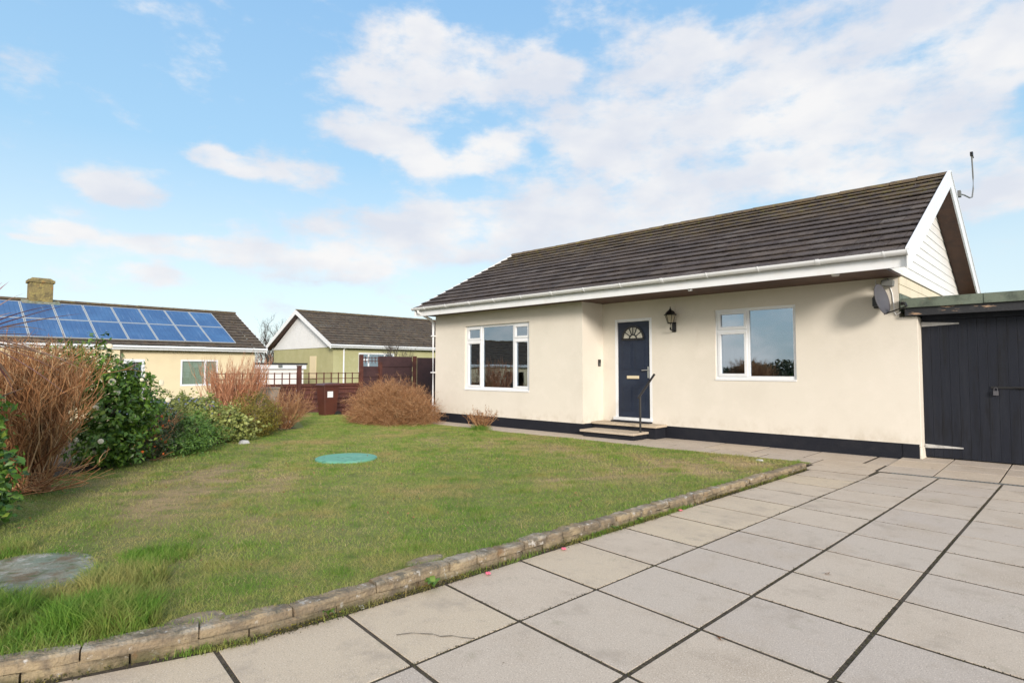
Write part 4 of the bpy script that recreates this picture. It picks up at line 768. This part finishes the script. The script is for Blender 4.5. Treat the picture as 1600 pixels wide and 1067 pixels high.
# ------------------------------------------------------------------ grass
TEAL = (-8.22, 4.80, .46, .46)
PAD = [(-5.15, .60, .60, .42), (-3.37, 1.10, .13, .16), (-3.31, 2.55, .08, .16)]
def in_pads(x, y, g=1.0):
    k = np.zeros(len(x), bool)
    for a, b, c, d in [TEAL]+PAD: k |= ((x-a)/(c*g))**2+((y-b)/(d*g))**2 < 1
    return k
def grass():
    B = []
    def region(n, x0, x1, y0, y1, cond, h, w, lean=.5, tall=None):
        x = rng.uniform(x0, x1, n); y = rng.uniform(y0, y1, n); dist = np.hypot(x, y)
        k = (x < kerbx(np.minimum(y, 8.9))-.105-rng.uniform(0, .02, n)) & (x > leftx(y)-.1) & (y < 9.33+.05*np.sin(x*4)) & cond(x, y, dist) & ~in_pads(x, y, .86)
        k &= rng.uniform(0, 1, n) > np.clip(dry(x, y)*1.1, 0, .72); x = x[k]; y = y[k]; hh = h*rng.uniform(.5, 1.5, len(x))*(1+.35*noise2(x, y, 3, 2)); B.append((x, y, hh, np.full(len(x), w), np.full(len(x), lean)))
    region(420000, -8.5, -2.8, -.4, 6, lambda x, y, d: d < 4.6, .025, .0024, 1.5)
    region(400000, -12, -2.8, 0, 9.4, lambda x, y, d: (d >= 4.6) & (d < 8), .024, .0036, 1.4)
    region(400000, -17.6, -2.8, 0, 9.4, lambda x, y, d: (d >= 8), .025, .006, 1.2)
    # scattered taller tussocks
    for i in range(170):
        cx, cy = rng.uniform(-11, -3.2), rng.uniform(.3, 9); n = 150; q = rng.normal(0, .06, (2, n)); x = cx+q[0]; y = cy+q[1]; k = (x < kerbx(np.minimum(y, 8.9))-.11) & (x > leftx(y)) & (y < 9.3) & ~in_pads(x, y, .9); x = x[k]; y = y[k]
        B.append((x, y, np.full(len(x), rng.uniform(.035, .06))*rng.uniform(.5, 1.3, len(x)), np.full(len(x), .003), np.full(len(x), 1.1)))
    # lush long grass near the bottom left corner and tufts against pads and kerb
    region(60000, -5.6, -3.2, -.4, 1.9, lambda x, y, d: ((x+4.1)**2/1.0+(y-.35)**2/.6 < 1) & (noise2(x, y, 5, 4)+rng.uniform(-.9, .9, len(x)) > ((x+4.1)**2/1.0+(y-.35)**2/.6)*1.3-.8), .075, .0032, .9)
    for (cx, cy, rr, hh, n) in ((-4.35, 1.02, .22, .12, 2200), (-4.9, 1.35, .25, .07, 1800), (-3.75, .75, .2, .13, 2400), (-4.2, .25, .3, .12, 3600), (-3.9, .1, .2, .13, 2600), (-4.7, .1, .35, .10, 3600), (-3.55, .85, .14, .12, 1300), (-5.9, .5, .25, .08, 1500)):
        a = rng.uniform(0, 2*np.pi, n); q = rr*np.sqrt(rng.uniform(0, 1, n)); x = cx+np.cos(a)*q; y = cy+np.sin(a)*q; k = (x < kerbx(y)-.1) & ~in_pads(x, y, .8); x = x[k]; y = y[k]; B.append((x, y, hh*rng.uniform(.4, 1.4, len(x)), np.full(len(x), .0035), np.full(len(x), .8)))
    # grass creeping over the rim of the near pad
    n = 2600; a = rng.uniform(0, 2*np.pi, n); q = rng.normal(.93, .06, n); x = -5.15+.60*q*np.cos(a); y = .60+.42*q*np.sin(a); k = noise2(x, y, 6, 3)+rng.uniform(-.4, .4, n) > -.1; x = x[k]; y = y[k]
    B.append((x, y, rng.uniform(.015, .05, len(x)), np.full(len(x), .003), np.full(len(x), 1.4)))
    for (cx, cy) in ((-9.9, 9.15), (-10.0, 9.25)):
        n = 500; x = cx+rng.normal(0, .1, n); y = cy+rng.normal(0, .08, n); B.append((x, y, np.full(n, .12)*rng.uniform(.5, 1.3, n), np.full(n, .006), np.full(n, .5)))
    x, y, h, w, ln = [np.concatenate([b[i] for b in B]) for i in range(5)]; n = len(x); z = lawnz(x, y)-.004; a = rng.uniform(0, 2*np.pi, n)
    dx, dy = np.cos(a), np.sin(a); la = ln*rng.uniform(.2, 1.3, n)*h; fa = rng.uniform(0, 2*np.pi, n); sx, sy = np.cos(fa)*w, np.sin(fa)*w
    b = np.stack([x, y, z], 1); mid = np.stack([x+dx*la*.4, y+dy*la*.4, z+h*.6], 1); tip = np.stack([x+dx*la, y+dy*la, z+h*.95], 1); s = np.stack([sx, sy, 0*sx], 1)
    V = np.stack([b-s*.5, b+s*.5, mid+s*.4, mid-s*.4, tip], 1).reshape(-1, 3); o = (np.arange(n)*5)[:, None]
    Q = o+np.array([[0, 1, 2, 3]]); T = o+np.array([[3, 2, 4]])
    patch = noise2(x, y, 1.3, 5); att = .46+.16*patch+.20*noise2(x, y, 3.3, 11)+.12*noise2(x, y, 9, 13)+rng.normal(0, .15, n)
    att = att+dry(x, y)*.9
    att = np.clip(att, 0, 1); att = np.where(rng.uniform(0, 1, n) < .07, 1, att); att = np.where(h > .05, att*rng.uniform(.05, .6, n), att)
    o = npmesh('grass', V, Q, T, np.repeat(att, 5), 'grass'); tag(o, 'patchy short lawn grass, longer in the near left corner', 'grass', kind='stuff')
grass()
def litter():
    # mossy debris, dead leaves and weeds along the foot of the edging
    n = 9000; y = rng.uniform(-.3, 8.8, n); x = kerbx(y)+.012+np.abs(rng.normal(0, .022, n)); dens = noise2(x*0, y, 2.3, 3); k = dens+rng.uniform(-.5, .5, n) > -.2; x = x[k]; y = y[k]
    C = np.stack([x, y, rng.uniform(.001, .022, len(x))], 1); V, T, A = leaves_np(C, unit(rng.normal(0, 1, C.shape)+np.array([0, 0, .8])), .014, rng.uniform(0, 1, len(x))); o = npmesh('leaf_litter', V, tris=T, att=A*.8, m='moss'); tag(o, 'crumbs of dead leaf and moss along the foot of the edging', 'leaf litter', kind='stuff')
    C[:, 2] += .004; C[:, 0] -= .006; k = rng.uniform(0, 1, len(C)) < .45; C = C[k]; V, T, A = leaves_np(C, unit(rng.normal(0, 1, C.shape)+np.array([0, 0, .5])), .011, rng.uniform(0, .8, len(C))); o = npmesh('moss', V, tris=T, att=A, m='leafolive'); tag(o, 'green moss growing in the gap between edging and slabs', 'moss', kind='stuff')
    B = []
    for i in range(46):
        cy = rng.uniform(-.2, 8.6) if i % 3 else rng.uniform(3.5, 5.5); m_ = int(rng.uniform(25, 110)); yy = cy+rng.normal(0, .09, m_); xx = kerbx(yy)+.015+np.abs(rng.normal(0, .018, m_)); B.append(np.stack([xx, yy], 1))
    yy = rng.uniform(-.4, 8.9, 5200); kk = noise2(yy, yy*0, 3.1, 2)+rng.uniform(-.5, .5, len(yy)) > .1; yy = yy[kk]; xx = kerbx(yy)-.10-rng.uniform(-.028, .02, len(yy)); B2 = np.stack([xx, yy], 1)
    P = np.concatenate(B+[B2]); n1 = sum(len(b) for b in B); n = len(P); z = np.where(np.arange(n) < n1, 0, .085); h = np.where(np.arange(n) < n1, rng.uniform(.012, .045, n), rng.uniform(.03, .06, n)); a = rng.uniform(0, 2*np.pi, n); la = h*rng.uniform(.4, 1.3, n); w = .0028
    b = np.stack([P[:, 0], P[:, 1], z], 1); sd = np.stack([np.sin(a)*w, -np.cos(a)*w, 0*a], 1); tp = b+np.stack([np.cos(a)*la, np.sin(a)*la, h], 1); md = b+np.stack([np.cos(a)*la*.35, np.sin(a)*la*.35, h*.65], 1)
    V = np.stack([b-sd*.5, b+sd*.5, md+sd*.45, md-sd*.45, tp], 1).reshape(-1, 3); o5 = (np.arange(n)*5)[:, None]; tag(npmesh('edging_grass', V, o5+np.array([[0, 1, 2, 3]]), o5+np.array([[3, 2, 4]]), np.repeat(np.clip(rng.normal(.35, .2, n), 0, 1), 5), 'grass'), 'grass tufts rooted at the foot and back of the stone edging', 'grass', kind='stuff')
    def weed(x, y, r, label, name='weed', nb=11):
        V = []; Q = []; A = []; o = 0
        for i in range(nb):
            a = rng.uniform(0, 2*np.pi); L = r*rng.uniform(.6, 1.1); d = np.array([math.cos(a), math.sin(a), 0]); s = np.array([-d[1], d[0], 0]); w = L*.17; K = 5; at = rng.uniform(.3, 1)
            for k in range(K+1):
                t = k/K; p = np.array([x, y, .02])+d*L*t*.75+np.array([0, 0, 1])*L*(1.1*t-.7*t*t); ww = w*math.sin(math.pi*min(.97, t*.85+.12)); V += [p-s*ww+[0, 0, ww*.3], p, p+s*ww+[0, 0, ww*.3]]; A += [at]*3
                if k < K: Q += [(o+3*k, o+3*k+1, o+3*k+4, o+3*k+3), (o+3*k+1, o+3*k+2, o+3*k+5, o+3*k+4)]
            o += 3*(K+1)
        ob = npmesh(name, V, Q, att=A, m='leafgreen'); me = ob.data; me.transform(Matrix.Translation((-x, -y, -.02))); ob.location = (x, y, .02); tag(ob, label, 'weed', 'weeds along the edging')
    weed(-3.03, 2.40, .10, 'broad-leaved weed at the foot of the edging, largest of them', nb=14); weed(-3.12, 1.72, .07, 'second weed from the near left corner along the edging'); weed(-2.98, 4.35, .06, 'small weed by the edging nearest the middle of its length'); weed(-2.97, 4.75, .06, 'small weed by the edging just beyond the middle of its length')
    def petals(x, y, label):
        mb = MB()
        for i in range(4):
            a = i*1.6+x; p = Vector((x+.011*math.cos(a), y+.011*math.sin(a), .012)); mb.lathe([(.003, -.006), (.011, 0), (.008, .006), (.002, .008)], p, 6, a)
        tag(build(mb, 'fallen_blossom', 'pink', base=(x, y, .005)), label, 'blossom', 'pink blossoms fallen by the edging')
    petals(-2.98, 2.83, 'nearest of the pink blossoms fallen at the foot of the edging'); petals(-2.96, 3.62, 'middle of the three pink blossoms fallen by the edging'); petals(-2.93, 5.4, 'farthest pink blossom fallen by the edging')
    # scraps on the lawn and slabs
    def scrap(name, x, y, z, s, m, label, cat, group=None):
        mb = MB(); vs = []; K = 7
        for k in range(K): a = k*2*math.pi/K; r = s*random.uniform(.6, 1.2); vs += [(x+r*math.cos(a), y+r*.8*math.sin(a), z), (x+r*.7*math.cos(a), y+r*.55*math.sin(a), z+s*.35*random.uniform(.6, 1.2))]
        mb.add(vs, [(2*k, (2*k+2) % (2*K), (2*k+3) % (2*K), 2*k+1) for k in range(K)]+[tuple(2*k+1 for k in range(K))]); tag(build(mb, name, m, base=(x, y, z)), label, cat, group)
    scrap('stone', -11.3, 4.45, .03, .14, 'stone', 'pale grey stone at the edge of the border by the green bush', 'stone')
    scrap('stone', -3.55, 8.95, .04, .07, 'stone', 'small white stone on the far corner of the lawn near the path', 'stone')
    scrap('stone', -3.12, 1.93, .0, .035, 'stone', 'pebble beside the edging at the near end of a slab joint', 'stone')
    for x, y, l in ((-1.62, 10.1, 'dark dead leaf lying on the slabs below the pier'), (-1.05, 10.6, 'dead leaf on the slabs in front of the black garage doors'), (-1.33, 4.45, 'small dark leaf lying on a middle slab'), (-1.42, 3.0, 'thin dead leaf on the slab nearest the centre of the driveway')):
        C = np.array([[x, y, .008], [x+.012, y+.01, .012]]); V, T, A = leaves_np(C, unit(np.array([[.1, .1, 1], [-.3, .2, 1]])), .045, np.array([.2, .6])); o = npmesh('fallen_leaf', V, tris=T, att=A, m='leafdead'); o.data.transform(Matrix.Translation((-x, -y, 0))); o.location = (x, y, 0); tag(o, l, 'leaf', 'dead leaves on the driveway')
    # twigs and dead leaves on the lawn
    n = 420; x = rng.uniform(-12, -3.3, n); y = rng.uniform(0, 9.2, n); k = (x > leftx(y)) & (x < kerbx(y)-.15); x = x[k]; y = y[k]; C = np.stack([x, y, lawnz(x, y)+.03], 1); V, T, A = leaves_np(C, unit(rng.normal(0, 1, C.shape)+np.array([0, 0, 1])), .028, rng.uniform(.2, 1, len(x))); tag(npmesh('fallen_leaves', V, tris=T, att=A, m='leafdead'), 'small dead leaves scattered over the lawn', 'fallen leaves', kind='stuff')
litter()
def covers():
    t = thing('manhole_cover', (TEAL[0], TEAL[1], .03), 'round teal green manhole cover set in the middle of the lawn', 'manhole cover')
    z = float(lawnz(TEAL[0], TEAL[1])); m = MB(); m.lathe([(.46, -.03), (.46, .016), (.445, .024), (.42, .024), (.415, .02)], (TEAL[0], TEAL[1], z), 40); build(m, 'rim', 'teal', t)
    m = MB(); m.lathe([(.412, .0), (.412, .022), (.39, .027), (.12, .029), (.1, .025), (.02, .026)], (TEAL[0], TEAL[1], z), 40); build(m, 'lid', 'teal', t)
    labs = ['worn round concrete cover sunk in the grass at the left edge of the lawn', 'broken pale concrete pad against the nearest stretch of edging', 'small grey concrete pad against the edging below the middle of the lawn']
    for (a, b, c, d), l in zip(PAD, labs):
        m = MB(); z = float(lawnz(a, b)) if c > .3 else .086; n = 26; ph = a*7
        ring = lambda s, zz: [(a+c*s*(1+.05*math.sin(3*t+ph)+.03*math.sin(7*t))*math.cos(t), b+d*s*(1+.05*math.sin(3*t+ph)+.03*math.sin(7*t))*math.sin(t), zz) for t in [2*math.pi*k/n for k in range(n)]]
        zt = z+.006; lz = (lambda p, d: (p[0], p[1], float(lawnz(p[0], p[1]))+d)) if c > .3 else (lambda p, d: (p[0], p[1], zt+d-.006)); m.add([lz(p, -.03) for p in ring(1, 0)]+[lz(p, .0) for p in ring(1, 0)]+[lz(p, .007) for p in ring(.95, 0)], [(k, (k+1) % n, n+(k+1) % n, n+k) for k in range(n)]+[(n+k, n+(k+1) % n, 2*n+(k+1) % n, 2*n+k) for k in range(n)]+[tuple(2*n+k for k in range(n))])
        tag(build(m, 'concrete_pad', 'pad' if c > .3 else 'kerb', base=(a, b, 0)), l, 'concrete pad')
covers()
# ------------------------------------------------------------------ left boundary: fences, bin, block wall
def boundary():
    X = -18.0
    def lattice(y0, y1, label, posts):
        t = thing('lattice_fence', (X, (y0+y1)/2, -.3), label, 'fence', 'brown lattice-topped fence panels'); m = MB(); z = -.3
        k = 0
        while z < .9:
            m.hexa([(X+.0, y0, z), (X+.012, y0, z), (X+.012, y1, z), (X, y1, z), (X-.055, y0, z+.16), (X-.043, y0, z+.16), (X-.043, y1, z+.16), (X-.055, y1, z+.16)]); z += .15; k += 1
        build(m, 'board_panel', 'dfence', t)
        m = MB()
        for z in (.93, 1.10, 1.27): m.box(X-.01, X+.02, y0, y1, z-.012, z+.012)
        n = int((y1-y0)/.235)
        for i in range(n+1): y = y0+(y1-y0)*i/n; m.box(X-.012, X+.022, y-.012, y+.012, .941, 1.30)
        build(m, 'lattice', 'dfence', t)
        m = MB(); m.box(X-.02, X+.035, y0, y1, .85, .925); build(m, 'rail', 'dfence', t)
        for y, h in posts:
            m = MB(); m.box(X-.05, X+.06, y-.055, y+.055, -.4, h); m.box(X-.06, X+.07, y-.065, y+.065, h+.001, h+.025); build(m, 'post', 'dfence', t)
    lattice(6.3, 8.72, 'left stretch of brown lattice-topped fence behind the coral-stemmed shrub', [(8.79, 1.50)]); lattice(8.86, 10.95, 'right stretch of brown lattice-topped fence behind the bin', [])
    t = thing('tall_fence', (X, 12.5, -.3), 'tall purple-brown board fence behind the wide twiggy dome', 'fence'); m = MB(); z = -.3
    for i in range(12):
        for (a, b) in ((11.12, 13.2), ):
            m.box(X-.02-(i % 2)*.03, X-(i % 2)*.03, a if i < 10 else 11.75, b, z+i*.18, z+i*.18+.185-.0)
    build(m, 'board_panel', 'pfence', t); m = MB(); m.box(X-.02, X+.0, 13.42, 16.5, -.3, 1.84); build(m, 'plain_panel', 'pfence', t)
    for y, h in ((11.03, 1.91), (11.8, 1.66), (13.3, 1.89)): m = MB(); m.box(X-.05, X+.05, y-.06, y+.06, -.4, h); build(m, 'post', 'dfence', t)
    m = MB()
    for z in (1.70, 1.81): m.box(X-.01, X+.01, 11.1, 11.72, z-.01, z+.01)
    for i in range(5): m.box(X-.01, X+.01, 11.2+i*.13-.01, 11.2+i*.13+.01, 1.62, 1.84)
    build(m, 'lattice', 'dfence', t)
    # white wire lines on fence
    # bin
    bx, by, bz = -16.6, 9.03, -.06; t = thing('wheelie_bin', (bx, by, bz), 'brown wheelie bin with a white label standing before the lattice fence', 'bin')
    m = MB(); b0, b1 = .19, .25; h = .95; m.hexa([(bx-b0, by-b0, bz+.06), (bx+b0, by-b0, bz+.06), (bx+b0, by+b0, bz+.06), (bx-b0, by+b0, bz+.06), (bx-b1, by-b1, bz+h), (bx+b1, by-b1, bz+h), (bx+b1, by+b1, bz+h), (bx-b1, by+b1, bz+h)]); build(m, 'body', 'bin', t, bevel=.02)
    m = MB(); m.box(bx-.28, bx+.28, by-.28, by+.30, bz+h+.002, bz+h+.035); m.hexa([(bx-.29, by-.29, bz+h+.036), (bx+.29, by-.29, bz+h+.036), (bx+.29, by+.30, bz+h+.036), (bx-.29, by+.30, bz+h+.036), (bx-.24, by-.2, bz+h+.085), (bx+.24, by-.2, bz+h+.085), (bx+.24, by+.25, bz+h+.1), (bx-.24, by+.25, bz+h+.1)]); build(m, 'lid', 'bin', t, bevel=.01)
    m = MB(); m.tube([(bx-.25, by+.35, bz+h+.02), (bx+.25, by+.35, bz+h+.02)], .016, 8); build(m, 'handle', 'bin', t)
    for s in (-1, 1): m = MB(); m.tube([(bx+s*.24, by+.2, bz+.1), (bx+s*.29, by+.2, bz+.1)], .1, 16); build(m, 'wheel', 'rubber', t)
    m = MB(); m.box(bx+.238, bx+.246, by-.14, by+.04, bz+.62, bz+.80); build(m, 'label_plate', 'white', t)
    # low block wall
    t = thing('block_wall', (-15.5, 6.3, 0), 'low wall of grey blocks with a gap behind the olive domed bush', 'wall'); m = MB()
    for a, b in ((5.62, 5.99), (6.32, 6.6), (6.61, 6.98)): m.box(-15.6, -15.4, a, b, -.1, .88)
    build_each(m, 'block', 'block', t, bevel=.01); m = MB(); m.box(-15.63, -15.37, 5.58, 7.0, .882, .93); build(m, 'coping', 'block', t, bevel=.01)
    m = MB(); m.box(-15.72, -15.62, 5.9, 6.4, -.1, .87); build(m, 'back_board', 'dfence', t)
    m = MB(); m.hexa([(-15.6, 6.5, -.05), (-14.9, 6.9, -.05), (-15.3, 8.6, -.05), (-16.0, 8.3, -.05), (-15.6, 6.5, .0), (-14.9, 6.9, .0), (-15.3, 8.6, .0), (-16.0, 8.3, .0)]); struct(build(m, 'side_path', 'slab', bevel=.01))
boundary()
# ------------------------------------------------------------------ neighbouring buildings (ridges run along Y)
def house_y(name, ex, ez, rx, rz, y0, y1, gz, wallm, label, cat, holes=(), over=.38, gable_m=None, plinth=None, gutter=True, tile='tile2'):
    t = thing(name, ((ex+rx)/2, (y0+y1)/2, gz), label, cat); bx = 2*rx-ex; wx = ex-over; wy0, wy1 = y0+.35, y1-.35
    w = MB(); wall_panel(w, 'x', wx, wy0, wy1, gz, ez-.12, holes, -.1)
    bw = bx+over; sl = (rz-ez)/(ex-rx)
    w.quad((wx, wy0, gz), (bw, wy0, gz), (bw, wy0, ez-.12), (wx, wy0, ez-.12)); w.quad((wx, wy1, gz), (bw, wy1, gz), (bw, wy1, ez-.12), (wx, wy1, ez-.12)); w.quad((bw, wy0, gz), (bw, wy1, gz), (bw, wy1, ez), (bw, wy0, ez))
    build(w, 'wall', wallm, t)
    g = MB()
    for y in (wy0-.02, wy1+.02): g.prism([(wx+.1, ez-.14), (rx, rz-.12), (bw-.1, ez-.14)], 'y', y-.01, y+.01)
    build_each(g, 'gable_panel', gable_m or wallm, t)
    S = math.hypot(ex-rx, rz-ez); r = MB(); tiles(r, (ex, y0, ez), (0, 1, 0), Vector((rx-ex, 0, rz-ez)), y1-y0, S+.02, .33, .33); tiles(r, (bx, y0, ez), (0, 1, 0), Vector((ex-rx, 0, rz-ez)), y1-y0, S+.02, .6, .5); roof = build(r, 'roof', tile, t)
    q = MB(); ridge_tiles(q, (rx, y0, rz), (0, 1, 0), y1-y0); build(q, 'ridge', 'ridge', roof)
    f = MB(); f.box(ex-.06, ex-.035, y0, y1, ez-.17, ez-.01); f.box(ex-.03, ex+.07, y0-.03, y1+.03, ez-.085, ez-.01); build(f, 'fascia', 'white', t); s = MB(); s.box(wx+.002, ex-.062, y0, y1, ez-.16, ez-.14); build(s, 'soffit', 'soffit', t)
    b = MB()
    for y in (y0-.02, y1): 
        b.prism([(ex+.06, ez-.0), (rx, rz+.06), (rx, rz-.18), (ex+.06, ez-.23)], 'y', y-.012, y+.012); b.prism([(bx-.06, ez-.0), (rx, rz+.06), (rx, rz-.18), (bx-.06, ez-.23)][::-1], 'y', y-.012, y+.012)
    build_each(b, 'bargeboard', 'white', t)
    s = MB()
    for ya, yb in ((y0-.005, wy0-.03), (wy1+.03, y1-.02)):
        s.prism([(ex-.05, ez-.14), (rx, rz-.11), (rx, rz-.13), (ex-.05, ez-.16)], 'y', ya, yb); s.prism([(bx+.05, ez-.14), (rx, rz-.11), (rx, rz-.13), (bx+.05, ez-.16)][::-1], 'y', ya, yb)
    build_each(s, 'gable_soffit', 'soffit', t)
    rm = MB(); rm.quad((wx-1.5, wy0, gz), (wx-1.5, wy1, gz), (wx-1.5, wy1, ez), (wx-1.5, wy0, ez)); build(rm, 'room_wall', 'inner', t)
    return t, wx
def neighbours():
    gz = -.56; ex, ez, rx, rz = -26.2, 2.33, -29.9, 4.12
    D = (5.90, 6.62, .20, 1.80); W = (7.9, 9.35, .72, 1.80)
    t, wx = house_y('solar_bungalow', ex, ez, rx, rz, -.2, 11.25, gz, 'nwall', 'cream neighbouring bungalow carrying solar panels and a lichened chimney', 'bungalow', [D, W])
    p = MB(); p.box(wx+.002, wx+.03, .2, 10.8, gz, .22); build(p, 'plinth', 'nblue', t)
    p = MB(); p.box(wx+.003, wx+.25, -.1, 5.72, gz, ez-.17); build(p, 'side_wall', 'nwall', t)
    window(t, 'x', wx-.03, D[0], D[1], D[2], D[3], [(D[0], D[1], [(D[2], .55, 0), (.55, D[3], 0)])], name='door', glass='glass2', sgn=-1, fw=.11)
    window(t, 'x', wx-.03, W[0], W[1], W[2], W[3], [(W[0], 8.85, [(W[2], W[3], 0)]), (8.85, W[1], [(W[2], W[3], 0)])], glass='glass3', sgn=-1, fw=.07)
    b = MB(); b.box(wx-.09, wx-.07, W[0]+.05, W[1]-.05, W[2]+.05, W[3]-.05); build(b, 'blind', 'blind', t)
    c = MB(); c.box(rx-.35, rx+.35, 3.34, 4.08, rz-.35, 4.82); ch = build(c, 'chimney', 'chim', t, bevel=.02); c = MB(); c.box(rx-.40, rx+.40, 3.29, 4.13, 4.822, 4.93); c.hexa([(rx-.38, 3.32, 4.931), (rx+.38, 3.32, 4.931), (rx+.38, 4.10, 4.931), (rx-.38, 4.10, 4.931), (rx-.25, 3.42, 5.02), (rx+.25, 3.42, 5.02), (rx+.25, 4.0, 5.02), (rx-.25, 4.0, 5.02)]); build(c, 'chimney_cap', 'chim', ch)
    c = MB(); c.hexa([(rx+.2, 3.1, rz-.10), (rx+.55, 3.1, rz-.22), (rx+.55, 4.3, rz-.22), (rx+.2, 4.3, rz-.10), (rx+.2, 3.1, rz+.02), (rx+.55, 3.1, rz-.15), (rx+.55, 4.3, rz-.15), (rx+.2, 4.3, rz+.02)]); build(c, 'chimney_flashing', 'pad', ch)
    # solar panels, 8 columns x 2 rows
    up = Vector((rx-ex, 0, rz-ez)).normalized(); nrm = up.cross(Vector((0, 1, 0)));  nrm = -nrm if nrm.z < 0 else nrm
    order = ['first', 'second', 'third', 'fourth', 'fifth', 'sixth', 'seventh', 'eighth', 'ninth']
    S = (Vector((rx, 0, rz))-Vector((ex, 0, ez))).length
    pw, ph = .985, (S-.30-.42)/2
    for i in range(9):
        for j in range(2):
            y1 = 10.02-i*1.0; y0 = y1-pw; s0 = .30+j*(ph+.02); o = Vector((ex, 0, ez))+up*s0+nrm*.09
            t2 = t
            P = lambda y, s, h: o+Vector((0, y, 0))+up*s+nrm*h
            f = MB(); fw = .03
            for a, b, c, d in ((y0, y1, 0, fw), (y0, y1, ph-fw, ph), (y0, y0+fw, fw, ph-fw), (y1-fw, y1, fw, ph-fw)): f.hexa([P(a, c, -.03), P(b, c, -.03), P(b, d, -.03), P(a, d, -.03), P(a, c, .012), P(b, c, .012), P(b, d, .012), P(a, d, .012)])
            t2 = build(f, 'solar_panel', 'alu', t)
            c = MB()
            n = 6
            for k in range(n):
                a = y0+fw+(y1-y0-2*fw)*k/n; b = y0+fw+(y1-y0-2*fw)*(k+1)/n
                c.hexa([P(a+.002, fw, -.02), P(b-.002, fw, -.02), P(b-.002, ph-fw, -.02), P(a+.002, ph-fw, -.02), P(a+.002, fw, .004), P(b-.002, fw, .004), P(b-.002, ph-fw, .004), P(a+.002, ph-fw, .004)])
            build(c, 'cells', 'cell', t2)
    # white garage between the houses
    t = thing('white_garage', (-28, 12, -.5), 'low white garage with a flat dark roof edge between the two neighbouring houses', 'garage')
    m = MB(); m.box(-32, -26.9, 10.82, 13.35, -.56, 1.42); build(m, 'wall', 'garagewhite', t); m = MB(); m.box(-26.88, -26.84, 11.0, 13.1, -.5, 1.36); build(m, 'garage_door', 'garagewhite', t); m = MB(); m.box(-32.1, -26.75, 10.75, 13.42, 1.422, 1.62); build(m, 'fascia', 'white', t); m = MB(); m.box(-32.1, -26.70, 10.7, 13.46, 1.622, 1.70); build(m, 'roof', 'tar', t)
    m = MB(); m.box(-26.74, -26.66, 12.05, 12.2, 1.5, 1.62); build(m, 'light_fitting', 'grey', t)
    # green house
    W = (16.5, 18.7, 1.1, 2.27)
    t, wx = house_y('green_bungalow', -26.8, 2.66, -30.6, 4.56, 14.7, 25.0, -.5, 'gwall', 'olive green rendered bungalow with pale blue gable beyond the fence', 'bungalow', [W], gable_m='flatwhite')
    window(t, 'x', wx-.03, *W, [(W[0], 17.1, [(W[2], 1.9, 0), (1.9, W[3], 0)]), (17.1, 18.1, [(W[2], W[3], 0)]), (18.1, W[1], [(W[2], W[3], 0)])], glass='glass2', sgn=-1, fw=.08)
    d = MB(); d.tube([(-26.75, 15.6, 2.62), (-27.1, 15.6, 2.42), (-27.12, 15.6, -.5)], .04, 8); build(d, 'downpipe', 'white', t)
    d = MB(); d.box(-29.6, -28.9, 15.03, 15.045, .9, 2.1); build(d, 'patched_render', 'nwall', t)
    # house and tree belt across the road, seen in the window glass
    house_y('opposite_bungalow', -31, 1.75, -34.8, 3.7, -18, -3.2, -1.0, 'nwall', 'cream bungalow with brown roof across the road, reflected in the front window', 'bungalow', [(-13, -11, .0, 1.2)])
neighbours()
def belt():
    n = 26000; x = rng.uniform(-70, 25, n); h = 2.3+.45*np.sin(x*.35)+.3*np.sin(x*1.1+2)+.25*np.sin(x*2.7); z = rng.uniform(0, 1, n)**.7*h-.5; y = -62+rng.normal(0, 1.3, n); C = np.stack([x, y, z], 1); V, T, A = leaves_np(C, unit(rng.normal(0, 1, C.shape)), .5, rng.uniform(0, 1, n)); tag(npmesh('tree_belt', V, tris=T, att=A, m='leafdark'), 'far belt of trees across the road, reflected in the bungalow windows', 'trees', kind='stuff')
belt()
